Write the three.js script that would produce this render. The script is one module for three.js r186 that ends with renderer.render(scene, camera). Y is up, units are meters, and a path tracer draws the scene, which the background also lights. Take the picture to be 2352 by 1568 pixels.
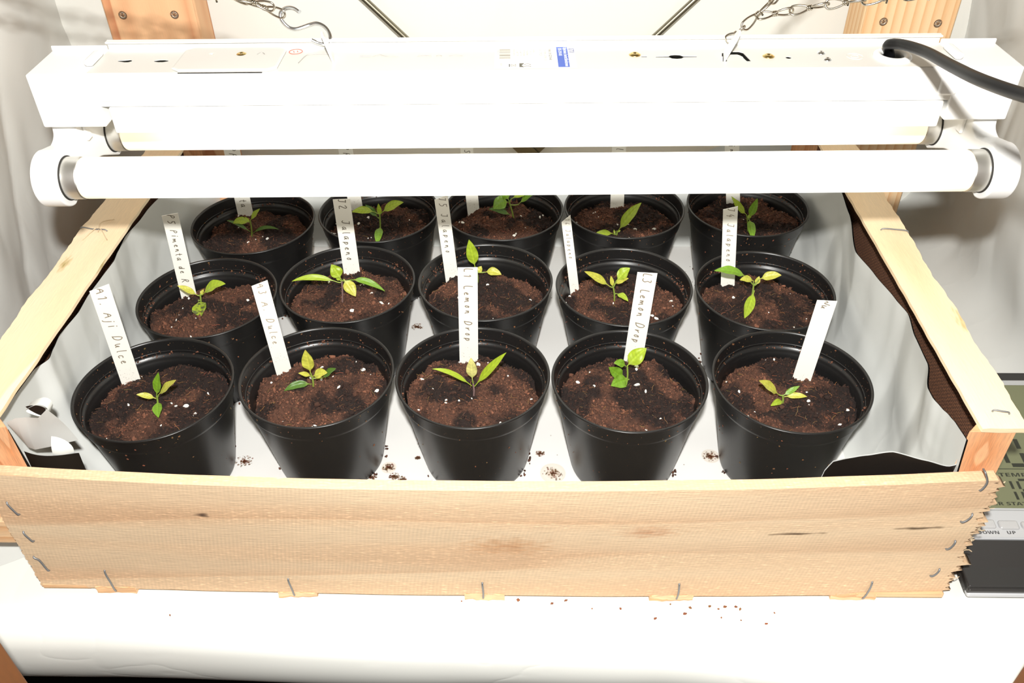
import * as THREE from 'three';
import { mergeGeometries, mergeVertices } from 'three/addons/utils/BufferGeometryUtils.js';
import { RoundedBoxGeometry } from 'three/addons/geometries/RoundedBoxGeometry.js';
import { RectAreaLightUniformsLib } from 'three/addons/lights/RectAreaLightUniformsLib.js';
import { ImprovedNoise } from 'three/addons/math/ImprovedNoise.js';

// ------------------------------------------------------------------ camera, light, exposure
const scene = new THREE.Scene();
scene.background = new THREE.Color(0.035, 0.032, 0.028);            // the dim room in front of the open shelf
const camera = new THREE.PerspectiveCamera(43.11, 2352 / 1568, 0.02, 20);
{
  const pitch = 38.9075 * Math.PI / 180, roll = -0.8551 * Math.PI / 180;
  const fwd = new THREE.Vector3(0, -Math.sin(pitch), -Math.cos(pitch)), x = new THREE.Vector3(1, 0, 0), u = new THREE.Vector3().crossVectors(x, fwd);
  const right = x.clone().multiplyScalar(Math.cos(roll)).addScaledVector(u, Math.sin(roll));
  const up = x.clone().multiplyScalar(-Math.sin(roll)).addScaledVector(u, Math.cos(roll));
  camera.position.set(0, 0.54068, 0);
  camera.quaternion.setFromRotationMatrix(new THREE.Matrix4().makeBasis(right, up, fwd.negate()));
}
const renderer = new THREE.WebGLRenderer({ antialias: true });
renderer.toneMapping = THREE.LinearToneMapping;
renderer.toneMappingExposure = 1.0;
renderer.shadowMap.enabled = true;
renderer.shadowMap.type = THREE.PCFSoftShadowMap;
RectAreaLightUniformsLib.init();
// the flash of the photographer's camera: a hand's width above the lens and a little behind it
const FLASH = 3.15, TUBE = 1.25, TUBE_SIDE = 6.0, TUBE_GLOW = 1.5;
const flash = new THREE.SpotLight(new THREE.Color(1.0, 0.985, 0.95), FLASH, 0, 1.0, 0.35, 2);
flash.name = 'camera_flash';
flash.position.set(0, 0.633, 0.004);
flash.target.position.set(0.02, 0.14, -0.62);
flash.shadow.radius = 0.55;
flash.castShadow = true;
flash.shadow.mapSize.set(2048, 2048);
flash.shadow.bias = -0.0005;
scene.add(flash, flash.target);

// ------------------------------------------------------------------ helpers
const V = (x, y, z) => new THREE.Vector3(x, y, z);
const rng = (s) => () => { s = (s + 0x6d2b79f5) | 0; let t = Math.imul(s ^ (s >>> 15), 1 | s); t = (t + Math.imul(t ^ (t >>> 7), 61 | t)) ^ t; return ((t ^ (t >>> 14)) >>> 0) / 4294967296; };
const improved = new ImprovedNoise(), N3 = (x, y, z) => improved.noise(x + 31.7, y + 17.3, z + 5.1);
const fbm = (x, y, z, o = 4) => { let s = 0, a = 1, f = 1; for (let i = 0; i < o; i++) { s += a * N3(x * f, y * f, z + i * 7.7); a *= 0.5; f *= 2.03; } return s; };
const lerp = (a, b, t) => a + (b - a) * t, clamp = (x, a = 0, b = 1) => Math.min(b, Math.max(a, x)), sstep = (a, b, x) => { const t = clamp((x - a) / (b - a)); return t * t * (3 - 2 * t); };
function table(points, x) {                                        // piecewise cubic-ish lookup through [x, y] pairs
  if (x <= points[0][0]) return points[0][1];
  for (let i = 1; i < points.length; i++) if (x <= points[i][0]) { const [a, b] = points[i - 1], [c, d] = points[i]; const t = (x - a) / (c - a); return lerp(b, d, t * t * (3 - 2 * t) * 0.5 + t * 0.5); }
  return points[points.length - 1][1];
}
const taken = new Map();
function numbered(name) { const n = taken.get(name) ?? 0; taken.set(name, n + 1); return n ? name + '_' + String(n).padStart(3, '0') : name; }
function tag(o, label, category, group, kind) {
  if (label) o.userData.label = label;
  if (category) o.userData.category = category;
  if (group) o.userData.group = group;
  if (kind) o.userData.kind = kind;
  return o;
}
function thing(name, label, category, pos = [0, 0, 0], turn = 0, group) {
  const o = new THREE.Group();
  o.name = numbered(name); o.position.set(...pos); o.rotation.y = turn; scene.add(o);
  return tag(o, label, category, group);
}
function mesh(name, geo, mat, parent = scene) {
  const o = new THREE.Mesh(Array.isArray(geo) ? mergeGeometries(geo.map(plain)) : geo, mat);
  o.name = parent === scene ? numbered(name) : name; parent.add(o);
  return o;
}
const plain = (g) => { g = g.index ? g.toNonIndexed() : g; for (const k of Object.keys(g.attributes)) if (!['position', 'normal', 'uv'].includes(k)) g.deleteAttribute(k); return g; };
function struct(name, geo, mat) { const o = mesh(name, geo, mat); o.userData.kind = 'structure'; return o; }
const moved = (g, x, y, z, rx = 0, ry = 0, rz = 0) => g.applyMatrix4(new THREE.Matrix4().compose(V(x, y, z), new THREE.Quaternion().setFromEuler(new THREE.Euler(rx, ry, rz)), V(1, 1, 1)));
const rbox = (w, h, d, r = 0.001, x = 0, y = 0, z = 0) => moved(new RoundedBoxGeometry(w, h, d, 2, Math.min(r, w / 2.1, h / 2.1, d / 2.1)), x, y, z);
const cyl = (r0, r1, h, x = 0, y = 0, z = 0, n = 32) => moved(new THREE.CylinderGeometry(r0, r1, h, n), x, y, z);
const tube = (pts, r, n = 40, m = 8, closed = false, tension = 0.5) => new THREE.TubeGeometry(new THREE.CatmullRomCurve3(pts.map((p) => (p.isVector3 ? p : V(...p))), closed, 'catmullrom', tension), n, r, m, closed);
// texture coordinates in metres, from the side each face points to; long = axis the grain runs along
function metreUV(g, long = 'x', off = 0) {
  const p = g.attributes.position, n = g.attributes.normal, uv = new Float32Array(p.count * 2), ax = { x: 0, y: 1, z: 2 }[long];
  for (let i = 0; i < p.count; i++) {
    const P = [p.getX(i), p.getY(i), p.getZ(i)], Nn = [Math.abs(n.getX(i)), Math.abs(n.getY(i)), Math.abs(n.getZ(i))];
    const k = Nn.indexOf(Math.max(...Nn)), rest = [0, 1, 2].filter((j) => j !== k);
    const a = rest.includes(ax) ? ax : rest[0], b = rest.find((j) => j !== a);
    uv[2 * i] = P[a] + off; uv[2 * i + 1] = P[b] + off * 0.37 + (k === 1 ? 0.013 : 0);
  }
  g.setAttribute('uv', new THREE.BufferAttribute(uv, 2));
  return g;
}
function grid(nu, nv, f, uvf) {                                     // a surface from f(u, v) -> [x, y, z]
  const pos = [], uv = [], idx = [];
  for (let j = 0; j <= nv; j++) for (let i = 0; i <= nu; i++) { const u = i / nu, v = j / nv; pos.push(...f(u, v)); uv.push(...(uvf ? uvf(u, v) : [u, v])); }
  for (let j = 0; j < nv; j++) for (let i = 0; i < nu; i++) { const a = j * (nu + 1) + i, b = a + 1, c = a + nu + 1, d = c + 1; idx.push(a, b, c, b, d, c); }
  const g = new THREE.BufferGeometry();
  g.setAttribute('position', new THREE.Float32BufferAttribute(pos, 3)); g.setAttribute('uv', new THREE.Float32BufferAttribute(uv, 2)); g.setIndex(idx); g.computeVertexNormals();
  return g;
}

// ------------------------------------------------------------------ textures
function dataTex(w, h, f, srgb = true, wrap = THREE.MirroredRepeatWrapping) {
  const d = new Uint8Array(w * h * 4);
  for (let y = 0; y < h; y++) for (let x = 0; x < w; x++) { const c = f(x / w, y / h, x, y), o = (y * w + x) * 4; d[o] = clamp(c[0]) * 255; d[o + 1] = clamp(c[1]) * 255; d[o + 2] = clamp(c[2]) * 255; d[o + 3] = 255; }
  const t = new THREE.DataTexture(d, w, h, THREE.RGBAFormat);
  if (srgb) t.colorSpace = THREE.SRGBColorSpace;
  t.wrapS = t.wrapT = wrap; t.magFilter = THREE.LinearFilter; t.minFilter = THREE.LinearMipmapLinearFilter; t.generateMipmaps = true; t.needsUpdate = true;
  return t;
}
const mix3 = (a, b, t) => [lerp(a[0], b[0], t), lerp(a[1], b[1], t), lerp(a[2], b[2], t)];
// sawn timber: u along the grain over lu metres, v across over lv metres; returns a colour and a relief map
function wood({ w = 1024, h = 256, lu = 0.7, lv = 0.14, light, dark, rings = 5, warp = 0.5, fibre = 0.12, saw = 0, fleck = 0, marks = [], seed = 0, wander = 3 }) {
  const relief = new Float32Array(w * h), r = rng(seed + 5);
  const blots = Array.from({ length: 7 }, () => [r(), r(), 0.02 + 0.05 * r(), r() * 0.2]);
  const f = (u, v, x, y) => {
    const X = u * lu, Y = v * lv;
    const wv = fbm(X * wander, Y * 14, seed, 3) * warp + fbm(X * 1.2, Y * 5, seed + 9, 2) * warp * 1.5;
    const ph = v * rings + wv * 2.2, k = ph - Math.floor(ph), ring = Math.pow(k, 2.2) * (1 - sstep(0.92, 1, k));
    const fi = N3(X * 60, Y * 1400, seed + 2) * 0.6 + N3(X * 180, Y * 3000, seed + 3) * 0.5;
    let t = clamp(ring * 0.75 + 0.18 + fi * fibre * 1.6 + fbm(X * 6, Y * 22, seed + 4, 2) * 0.16);
    let c = mix3(light, dark, t);
    let g = 1 + fi * fibre;
    if (saw) { const sx = X + Y * 0.18 + N3(Y * 30, X * 4, seed) * 0.002; const s = Math.sin(sx * 2300) * (0.5 + 0.8 * clamp(fbm(X * 9, Y * 45, seed + 11, 3) + 0.25)); g += s * saw + saw * 1.3 * Math.max(0, N3(X * 240, Y * 650, seed + 6) - 0.25) * 2; }
    if (fleck) { const bandy = clamp(0.5 + 1.6 * fbm(X * 2.5, Y * 34, seed + 13, 2)); g += fleck * bandy * Math.max(0, N3(X * 210, Y * 900, seed + 6) - 0.18); c = mix3(c, [c[0] * 0.97, c[1] * 0.90, c[2] * 0.85], bandy * 0.45); }
    for (const [bu, bv, br, ba] of blots) { const d = Math.hypot((u - bu) * lu / lv * 0.35, v - bv) / br / 5; if (d < 1) c = mix3(c, dark, (1 - d) * ba); }
    for (const [mu, mv, ru, rv, col, am] of marks) { const d = Math.hypot((u - mu) / ru, (v - mv) / rv) + N3(u * 90, v * 60, seed) * 0.55; if (d < 1) c = mix3(c, col, (1 - d) * am); }
    relief[y * w + x] = 0.5 + fi * 0.25 - ring * 0.2 + (saw ? (g - 1) * 1.5 : 0);
    return [c[0] * g, c[1] * g, c[2] * g];
  };
  const map = dataTex(w, h, f);
  const bump = dataTex(w, h, (u, v, x, y) => { const b = relief[y * w + x]; return [b, b, b]; }, false);
  for (const t of [map, bump]) t.repeat.set(1 / lu, 1 / lv);
  return new THREE.MeshStandardMaterial({ map, bumpMap: bump, bumpScale: 0.0004, roughness: 0.72 });
}
function canvasTex(w, h, draw, flip = true) {
  const c = document.createElement('canvas'); c.width = w; c.height = h; draw(c.getContext('2d'), w, h);
  const t = new THREE.CanvasTexture(c); t.colorSpace = THREE.SRGBColorSpace; t.magFilter = THREE.LinearFilter; t.anisotropy = 8; t.flipY = flip;
  return t;
}
const std = (color, roughness = 0.6, more = {}) => new THREE.MeshStandardMaterial({ color, roughness, ...more });
const lin = (r, g, b) => new THREE.Color().setRGB(r, g, b);

// creases of plastic film, used as relief
const creaseTex = dataTex(512, 512, (u, v) => {
  const a = 1 - Math.abs(fbm(u * 5, v * 3.2, 3.3, 4)) * 1.7, b = fbm(u * 3, v * 2, 8.1, 3);
  const k = clamp(0.45 + b * 0.35 + Math.pow(clamp(a), 9) * 0.22); return [k, k, k];
}, false);
creaseTex.repeat.set(1.6, 1.6);
const M = {
  film: new THREE.MeshPhysicalMaterial({ color: lin(0.70, 0.715, 0.69), roughness: 0.36, bumpMap: creaseTex, bumpScale: 0.0008, side: THREE.DoubleSide }),
  filmBack: new THREE.MeshPhysicalMaterial({ color: lin(0.85, 0.85, 0.80), roughness: 0.38, bumpMap: creaseTex, bumpScale: 0.0008, side: THREE.DoubleSide }),
  filmBlack: new THREE.MeshPhysicalMaterial({ color: lin(0.011, 0.009, 0.008), roughness: 0.3, side: THREE.DoubleSide }),
  slat: wood({ light: [0.965, 0.895, 0.775], dark: [0.91, 0.785, 0.62], rings: 1.6, warp: 0.35, fibre: 0.06, lu: 0.6, lv: 0.09, w: 1024, h: 192, seed: 3,
    marks: [[0.55, 0.3, 0.012, 0.06, [0.47, 0.44, 0.18], 0.8], [0.3, 0.55, 0.02, 0.05, [0.55, 0.48, 0.22], 0.6], [0.72, 0.4, 0.03, 0.08, [0.82, 0.6, 0.33], 0.7]] }),
  board: wood({ w: 2048, h: 384, light: [0.88, 0.785, 0.655], dark: [0.81, 0.68, 0.545], rings: 2.3, warp: 0.22, fibre: 0.085, saw: 0.02, fleck: 0.34, lu: 0.68, lv: 0.13, seed: 12, wander: 1.2,
    marks: [[0.925, 0.41, 0.03, 0.012, [0.35, 0.28, 0.2], 1.0], [0.805, 0.43, 0.03, 0.012, [0.38, 0.3, 0.22], 1.1], [0.225, 0.3, 0.008, 0.02, [0.32, 0.24, 0.18], 1.1], [0.52, 0.52, 0.05, 0.09, [0.7, 0.5, 0.34], 0.6], [0.66, 0.4, 0.035, 0.06, [0.72, 0.52, 0.38], 0.6]] }),
  corner: wood({ light: [0.90, 0.70, 0.53], dark: [0.78, 0.52, 0.34], rings: 3, warp: 0.6, fibre: 0.2, lu: 0.2, lv: 0.05, w: 384, h: 128, seed: 21, wander: 9 }),
  slatEnd: wood({ light: [0.93, 0.80, 0.64], dark: [0.80, 0.60, 0.42], rings: 4, warp: 0.3, fibre: 0.15, lu: 0.3, lv: 0.05, w: 384, h: 128, seed: 27 }),
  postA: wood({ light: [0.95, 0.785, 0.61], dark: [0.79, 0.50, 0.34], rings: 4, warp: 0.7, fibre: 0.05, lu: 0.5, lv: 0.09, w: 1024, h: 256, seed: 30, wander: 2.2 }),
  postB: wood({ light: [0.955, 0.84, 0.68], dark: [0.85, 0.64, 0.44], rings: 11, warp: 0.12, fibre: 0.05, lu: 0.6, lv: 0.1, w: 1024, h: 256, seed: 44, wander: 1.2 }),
  shadedFrontPost: wood({ light: [0.50, 0.31, 0.15], dark: [0.40, 0.23, 0.10], rings: 3, warp: 0.3, fibre: 0.1, lu: 0.5, lv: 0.09, w: 256, h: 64, seed: 50 }),  // missing flash light put into the wood colour of the front posts
  enamel: std(lin(0.86, 0.855, 0.82), 0.34),
  panel: std(lin(0.70, 0.685, 0.64), 0.45),  // casing enamel greyed: shading from its flat angle put into the colour
  plastic: std(lin(0.87, 0.87, 0.86), 0.38),
  hole: std(lin(0.02, 0.018, 0.015), 0.8),
  steel: std(lin(0.62, 0.60, 0.56), 0.27, { metalness: 1 }),
  zinc: std(lin(0.80, 0.82, 0.84), 0.24, { metalness: 1 }),
  nickel: std(lin(0.62, 0.57, 0.48), 0.2, { metalness: 1 }),
  brass: std(lin(0.75, 0.58, 0.24), 0.25, { metalness: 1 }),
  staple: std(lin(0.26, 0.27, 0.28), 0.5, { metalness: 0.7 }),
  rod: std(lin(0.34, 0.32, 0.25), 0.32, { metalness: 1 }),
  cap: std(lin(0.72, 0.71, 0.67), 0.42, { metalness: 1 }),
  rubber: new THREE.MeshPhysicalMaterial({ color: lin(0.004, 0.004, 0.0045), roughness: 0.40, specularIntensity: 0.22 }),
  pot: new THREE.MeshPhysicalMaterial({ color: lin(0.0085, 0.0080, 0.0080), roughness: 0.34 }),
};
const hessianPx = (x, y) => { const a = Math.sin(x * 0.785) * 0.5 + 0.5, b = Math.sin(y * 0.785) * 0.5 + 0.5; return 0.35 + 0.65 * Math.max(a * (((x >> 3) + (y >> 3)) % 2 ? 1 : 0.5), b * (((x >> 3) + (y >> 3)) % 2 ? 0.5 : 1)); };
const weave = dataTex(256, 256, (u, v, x, y) => { const k = hessianPx(x, y) * (0.85 + 0.3 * N3(u * 40, v * 40, 2)); return [0.50 * k + 0.08, 0.33 * k + 0.045, 0.22 * k + 0.03]; }, true, THREE.RepeatWrapping);
const weaveB = dataTex(256, 256, (u, v, x, y) => { const k = hessianPx(x, y); return [k, k, k]; }, false, THREE.RepeatWrapping);
for (const t of [weave, weaveB]) t.repeat.set(18, 18);
M.hardboard = std(0xffffff, 0.85, { map: weave, bumpMap: weaveB, bumpScale: 0.0004 });

// ------------------------------------------------------------------ the setting: film-lined shelf
// back wall of white film, flat and taut, with a pale seam in the middle
struct('wall_back', grid(120, 90, (u, v) => { const x = lerp(-0.75, 0.75, u), y = lerp(-0.25, 1.05, v); return [x, y, -0.908 + 0.004 * fbm(x * 3, y * 2.5, 1, 3) - 0.0035 * Math.exp(-(((x + 0.012) / 0.004) ** 2))]; }, (u, v) => [u * 1.5, v * 1.3]), M.filmBack);
const crumple = (a, y, s) => 0.014 * fbm(a * 5, y * 2.6, s, 3) + 0.007 * Math.abs(fbm(a * 9 + y * 3, y * 4.5, s + 4, 3)) + 0.004 * Math.sin(a * 19 + y * 5 + 3 * N3(a * 3, y * 3, s)) - 0.007 * Math.pow(1 - Math.abs(N3(a * 5.5 + y * 1.8, y * 1.3, s + 8)), 9);
// the side curtains of film hang from the shelf above and curve inwards to lie on the table beside the crate
function curtain(side, x0, s, foot) {
  return grid(170, 170, (u, v) => {
    const z = lerp(-0.93, -0.10, u), lie = foot * sstep(-0.36, -0.44, z), r = 0.045 * sstep(-0.36, -0.44, z) + 0.0005, L = lie + r * 1.5708 + 1.05;
    const d = v * L, wob = side * crumple(z, clamp(d - lie, 0, 2), s) * sstep(0, 0.12, d - lie) * 0.8;
    if (d < lie) return [x0 - side * (r + lie - d), -0.0008 + 0.0015 * Math.abs(N3(z * 14, d * 20, s)) * sstep(0.0, 0.03, d), z];
    const t = Math.min((d - lie) / r, 1.5708), up = Math.max(0, d - lie - r * 1.5708);
    return [x0 - side * r * (1 - Math.sin(t)) - wob, -0.0008 + r * (1 - Math.cos(t)) + up, z];
  }, (u, v) => [u * 0.8, v * 1.3]);
}
struct('wall_left', curtain(-1, -0.462, 3, 0.062), M.film);
struct('wall_right', curtain(1, 0.478, 11, 0.075), M.film);
struct('ceiling', rbox(1.5, 0.03, 0.83, 0.002, 0, 1.06, -0.51), std(lin(0.55, 0.47, 0.36), 0.8));
struct('floor', moved(new THREE.BoxGeometry(5, 0.04, 5), 0, -0.76, 0), std(lin(0.02, 0.016, 0.013), 0.9));

// white film lying on the shelf board and rolling down over its front edge, tighter towards the right
{
    const prof = (x, s) => {                                          // s metres along the sheet from the foot of the crate: [z, y]
    const k = clamp((x + 0.33) / 0.66), R1 = lerp(0.026, 0.008, k), R2 = lerp(0.085, 0.015, k), flat = table([[0, 0.0], [0.42, 0.019], [0.65, 0.028], [0.88, 0.050], [1, 0.066]], k), A = lerp(1.45, 1.2, k);
    if (s < flat) return [s, 0];
    s -= flat;
    if (s < R1 * A) { const t = s / R1; return [flat + R1 * Math.sin(t), -R1 * (1 - Math.cos(t))]; }
    s -= R1 * A;
    const t = Math.min(s / R2, 0.9), z0 = flat + R1 * Math.sin(A), y0 = -R1 * (1 - Math.cos(A));
    return [z0 + R2 * (Math.sin(A + t) - Math.sin(A)), y0 - R2 * (Math.cos(A) - Math.cos(A + t))];
  };
  const g = grid(150, 150, (u, v) => {
    const x = lerp(-0.56, 0.56, u);
    let p; if (v < 0.35) p = [lerp(-0.53, 0, v / 0.35), 0]; else p = prof(x, ((v - 0.35) / 0.65) * 0.19);
    const zz = p[0], wob = 0.0006 * fbm(x * 7, zz * 9, 6, 3) + 0.0015 * sstep(0.24, 0.4, x) * N3(x * 30, zz * 22, 2);
    return [x, p[1] - 0.0012 + Math.min(0, wob), -0.366 + zz + 0.028 * x * 1.0];
  }, (u, v) => [u * 1.1, v * 0.8]);
  tag(mesh('table_film', g, M.filmBack), 'white plastic film spread under the crate and rolled over the front edge', 'plastic film');
  const b = thing('shelf_board', 'plain shelf board lying under the white film', 'shelf board', [0, 0, 0]);
  mesh('board', metreUV(rbox(1.1, 0.018, 0.49, 0.002, 0, -0.0135, -0.63)), M.postB, b);
}

// timber posts of the shelf
function post(label, x, z, w, d, mat, y0, y1, screws) {
  const o = thing('shelf_post', label, 'post', [x, y0, z]);
  const g = new THREE.BoxGeometry(w, y1 - y0, d, 1, 1, 1); moved(g, 0, (y1 - y0) / 2, -d / 2);
  const rb = metreUV(moved(new RoundedBoxGeometry(w, y1 - y0, d, 2, 0.003), 0, (y1 - y0) / 2, -d / 2), 'y', x);
  mesh('timber', rb, mat, o);
  for (const [sx, sy] of screws) {
    const head = mesh('screw', [moved(new THREE.LatheGeometry([[0.0001, -0.0010], [0.0010, -0.0010], [0.0020, 0.0001], [0.0029, 0.0002], [0.0029, -0.0008]].map((p) => new THREE.Vector2(...p)), 20), 0, 0, 0)], M.screwHead ??= std(lin(0.40, 0.35, 0.29), 0.45, { metalness: 0.6 }), o);
    head.rotation.x = Math.PI / 2; head.position.set(sx - x, sy - y0, 0.0004);
    const pit = mesh('screw_recess_shade', new THREE.CircleGeometry(0.0040, 20), M.screwPitShade ??= std(lin(0.16, 0.09, 0.05), 0.9), o); pit.position.set(sx - x, sy - y0, 0.0002);  // flat disc over the timber, shade of the sunk hole put in colour
    for (let k = 0; k < 5; k++) { const chip = mesh('splinter', moved(new THREE.ConeGeometry(0.0006, 0.0034, 5), 0, 0.0030, 0), mat, o); chip.position.set(sx - x, sy - y0, 0.0006); chip.rotation.set(0.35, 0, k * 1.3 + sx * 40); }
  }
  return o;
}
post('reddish pine post with wavy grain behind the left end of the lamp', -0.340, -0.84, 0.088, 0.040, M.postA, -0.2, 1.04, [[-0.3665, 0.2694], [-0.3172, 0.2691]]);
post('pale straight-grained pine post behind the right end of the lamp', 0.3885, -0.84, 0.091, 0.044, M.postB, -0.2, 1.04, [[0.3633, 0.2525], [0.4166, 0.2500], [0.365, 0.294]]);
post('blurred pine post tinted dark for shade at the lower left corner of the picture', -0.340, -0.24, 0.087, 0.042, M.shadedFrontPost, -0.7, 1.04, []);
post('pine post tinted brown for shade just showing in the lower right corner', 0.350, -0.24, 0.087, 0.042, M.shadedFrontPost, -0.7, 1.04, []);

// two steel rods with flattened ends, meeting in a V before the back film
function rod(label, top, foot) {
  const o = thing('brace_rod', label, 'brace rod'), a = V(...top), b = V(...foot), d = b.clone().sub(a).normalize();
  const end = b.clone().addScaledVector(d, -0.035);
  mesh('shaft', tube([a, end], 0.0032, 2, 12), M.rod, o);
  const L = 0.05, g = new THREE.BoxGeometry(0.016, L, 0.0022, 4, 8, 1), p = g.attributes.position;
  for (let i = 0; i < p.count; i++) { const t = p.getY(i) / L + 0.5; p.setX(i, p.getX(i) * lerp(0.36, 1, sstep(0, 0.45, t)) ); p.setZ(i, p.getZ(i) * lerp(2.4, 0.9, sstep(0, 0.4, t))); }
  g.computeVertexNormals();
  const f = mesh('flattened_end', g, M.rod, o);
  f.position.copy(end).addScaledVector(d, 0.02); f.quaternion.setFromUnitVectors(V(0, 1, 0), d);
}
rod('thin steel brace rod coming from the upper left behind the lamp', [-0.42, 0.556, -0.886], [0.0215, 0.0975, -0.884]);
rod('thin steel brace rod coming from the upper right behind the lamp', [0.49, 0.56, -0.890], [0.0245, 0.0985, -0.887]);

// ------------------------------------------------------------------ the wooden crate
const crate = thing('wooden_crate', 'shallow pale wooden crate with stapled front board holding fifteen black pots', 'crate', [-0.02, 0, -0.377], -0.028);
const CR = (x, y, z) => V(x, y, z).applyAxisAngle(V(0, 1, 0), -0.028).add(V(-0.02, 0, -0.377));     // crate to world
const bulge = (x, y) => (1 - (x / 0.34) ** 2) * lerp(0.005, 0.013, clamp(y / 0.126));
{
  const g = new THREE.BoxGeometry(0.658, 0.1215, 0.0085, 160, 96, 2), p = g.attributes.position, r = rng(4), tears = Array.from({ length: 97 }, () => (r() < 0.5 ? 1 : -1) * r() * r() * 0.006 + (r() < 0.12 ? 0.005 * r() : 0));
  for (let i = 0; i < p.count; i++) {
    let x = p.getX(i), y = p.getY(i) + 0.0655, z = p.getZ(i);
    const row = Math.round((p.getY(i) / 0.1215 + 0.5) * 96), edge = sstep(0.318, 0.329, x), le = sstep(-0.325, -0.329, x);
    x += edge * (tears[row] - 0.001) + le * 0.18 * tears[96 - row];
    y += 0.0006 * N3(x * 18, 3, 1) * (Math.abs(p.getY(i)) > 0.055 ? 1 : 0);
    p.setXYZ(i, x, y, z - 0.0042 + bulge(x, y) + 0.0004 * N3(x * 12, y * 40, 5));
  }
  g.computeVertexNormals();
  metreUV(g, 'x', 0.34);
  mesh('front_board', g, M.board, crate);
}
mesh('back_board', metreUV(rbox(0.66, 0.095, 0.008, 0.001, 0, 0.055, -0.474), 'x'), M.slat, crate);
for (const s of [-1, 1]) mesh('side_panel', metreUV(rbox(0.003, 0.142, 0.455, 0.0005, s > 0 ? 0.3265 : -0.3350, 0.0795, -0.243), 'z'), M.hardboard, crate);
for (const s of [-1, 1]) {
  const w = s > 0 ? 0.0295 : 0.0365, g = new THREE.BoxGeometry(w, 0.0036, 0.462, 6, 2, 120), p = g.attributes.position;
  for (let i = 0; i < p.count; i++) {
    const z = p.getZ(i), out = p.getX(i) * s > w * 0.45, inn = p.getX(i) * s < -w * 0.45;
    if (out) p.setX(i, p.getX(i) + s * (0.0035 * N3(z * 22, s * 3, 1) + 0.0012 * N3(z * 130, s, 4) + (s > 0 ? 0.006 * sstep(0, -0.2, z) : -0.004 * sstep(0.1, 0.22, z))));
    if (inn) p.setX(i, p.getX(i) + 0.0007 * N3(z * 60, s * 9, 2));
    p.setY(i, p.getY(i) + 0.0009 * N3(p.getX(i) * 60, z * 6, s) + (inn && p.getY(i) > 0 ? -0.0008 : 0));
  }
  g.computeVertexNormals(); metreUV(g, 'z', s > 0 ? 0.31 : 0.13);
  const o = mesh('top_slat', g, M.slat, crate); o.position.set(s * ((s > 0 ? 0.3102 : 0.3118) + w / 2), 0.1582, -0.242);
}
for (const [s, z, t] of [[-1, -0.012, 1], [1, -0.012, 1], [-1, -0.468, -1], [1, -0.468, -1]]) {
  const sh = new THREE.Shape(); sh.moveTo(s * 0.304, 0); sh.lineTo(s * 0.3315, 0); sh.lineTo(s * 0.3315, 0.027); sh.closePath();
  const g = new THREE.ExtrudeGeometry(sh, { depth: 0.149, bevelEnabled: true, bevelThickness: 0.0005, bevelSize: 0.0005, bevelSegments: 1 });
  g.rotateX(-Math.PI / 2); if (t < 0) g.scale(1, 1, -1), g.index || flip(g);
  g.translate(0, 0.007, z); g.computeVertexNormals();
  mesh('corner_post', metreUV(g, 'y', s * 0.1 + z), M.corner, crate);
}
function flip(g) { const p = g.attributes; for (const k of ['position', 'normal', 'uv']) { const a = p[k], n = a.itemSize; for (let i = 0; i < a.count; i += 3) for (let c = 0; c < n; c++) { const t = a.array[(i + 1) * n + c]; a.array[(i + 1) * n + c] = a.array[(i + 2) * n + c]; a.array[(i + 2) * n + c] = t; } } }
for (const [x, w, h] of [[-0.2735, 0.029, 0.0068], [-0.139, 0.0285, 0.0055], [-0.0025, 0.029, 0.007], [0.1325, 0.0315, 0.006], [0.2635, 0.032, 0.007]]) {
  const g = new THREE.BoxGeometry(w, h, 0.475, 10, 2, 20), p = g.attributes.position;
  for (let i = 0; i < p.count; i++) if (p.getZ(i) > 0.23) p.setXYZ(i, p.getX(i), p.getY(i) + 0.0005 * N3(p.getX(i) * 300, 2, x * 9), p.getZ(i) + 0.0018 * N3(p.getX(i) * 160, p.getY(i) * 200, x * 50));
  g.computeVertexNormals(); metreUV(g, 'z', x);
  const o = mesh('bottom_slat', g, M.slatEnd, crate); o.position.set(x, h / 2 - 0.0002, -0.2368 + bulge(x, 0));
}
for (const [x, w, z] of [[0.296, 0.062, 0.002], [-0.31, 0.036, 0.0005]]) { const o = mesh('cross_batten', metreUV(rbox(w, 0.0042, 0.05, 0.0008), 'x', x), M.slatEnd, crate); o.position.set(x, 0.0056, -0.024 + z); }
{ const o = mesh('side_batten', metreUV(rbox(0.022, 0.024, 0.40, 0.001), 'z', 0.3), M.slatEnd, crate); o.position.set(-0.350, 0.0465, -0.215); }
const staples = [[[-0.3183, 0.099], [-0.3146, 0.0875]], [[-0.3188, 0.0681], [-0.3153, 0.0587]], [[-0.322, 0.0401], [-0.319, 0.0365], [-0.3167, 0.025]], [[0.315, 0.1339], [0.3188, 0.125], [0.3169, 0.118]], [[0.3149, 0.0867], [0.3197, 0.0938]], [[0.3139, 0.0579], [0.3173, 0.0659]], [[0.3121, 0.0276], [0.316, 0.0347]],
  [[-0.2748, 0.0261], [-0.274, 0.0025]], [[-0.1423, 0.0225], [-0.1413, 0.0025]], [[-0.0035, 0.021], [-0.0035, 0.0025]], [[0.1362, 0.0205], [0.1362, 0.0025]], [[0.2726, 0.0205], [0.2705, 0.0015]]];
for (const s of staples) {
  const P = s.map(([x, y]) => V(x, y, bulge(x, y) + 0.0008)), a = P[0].clone(), b = P[P.length - 1].clone();
  a.z -= 0.004; b.z -= 0.004;
  if (P.length === 2) P.splice(1, 0, P[0].clone().lerp(P[1], 0.5).add(V(0.0004, -0.0006, 0.0007)));
  mesh('staple', tube([a, ...P, b], 0.00072, 24, 6), M.staple, crate);
}
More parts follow.
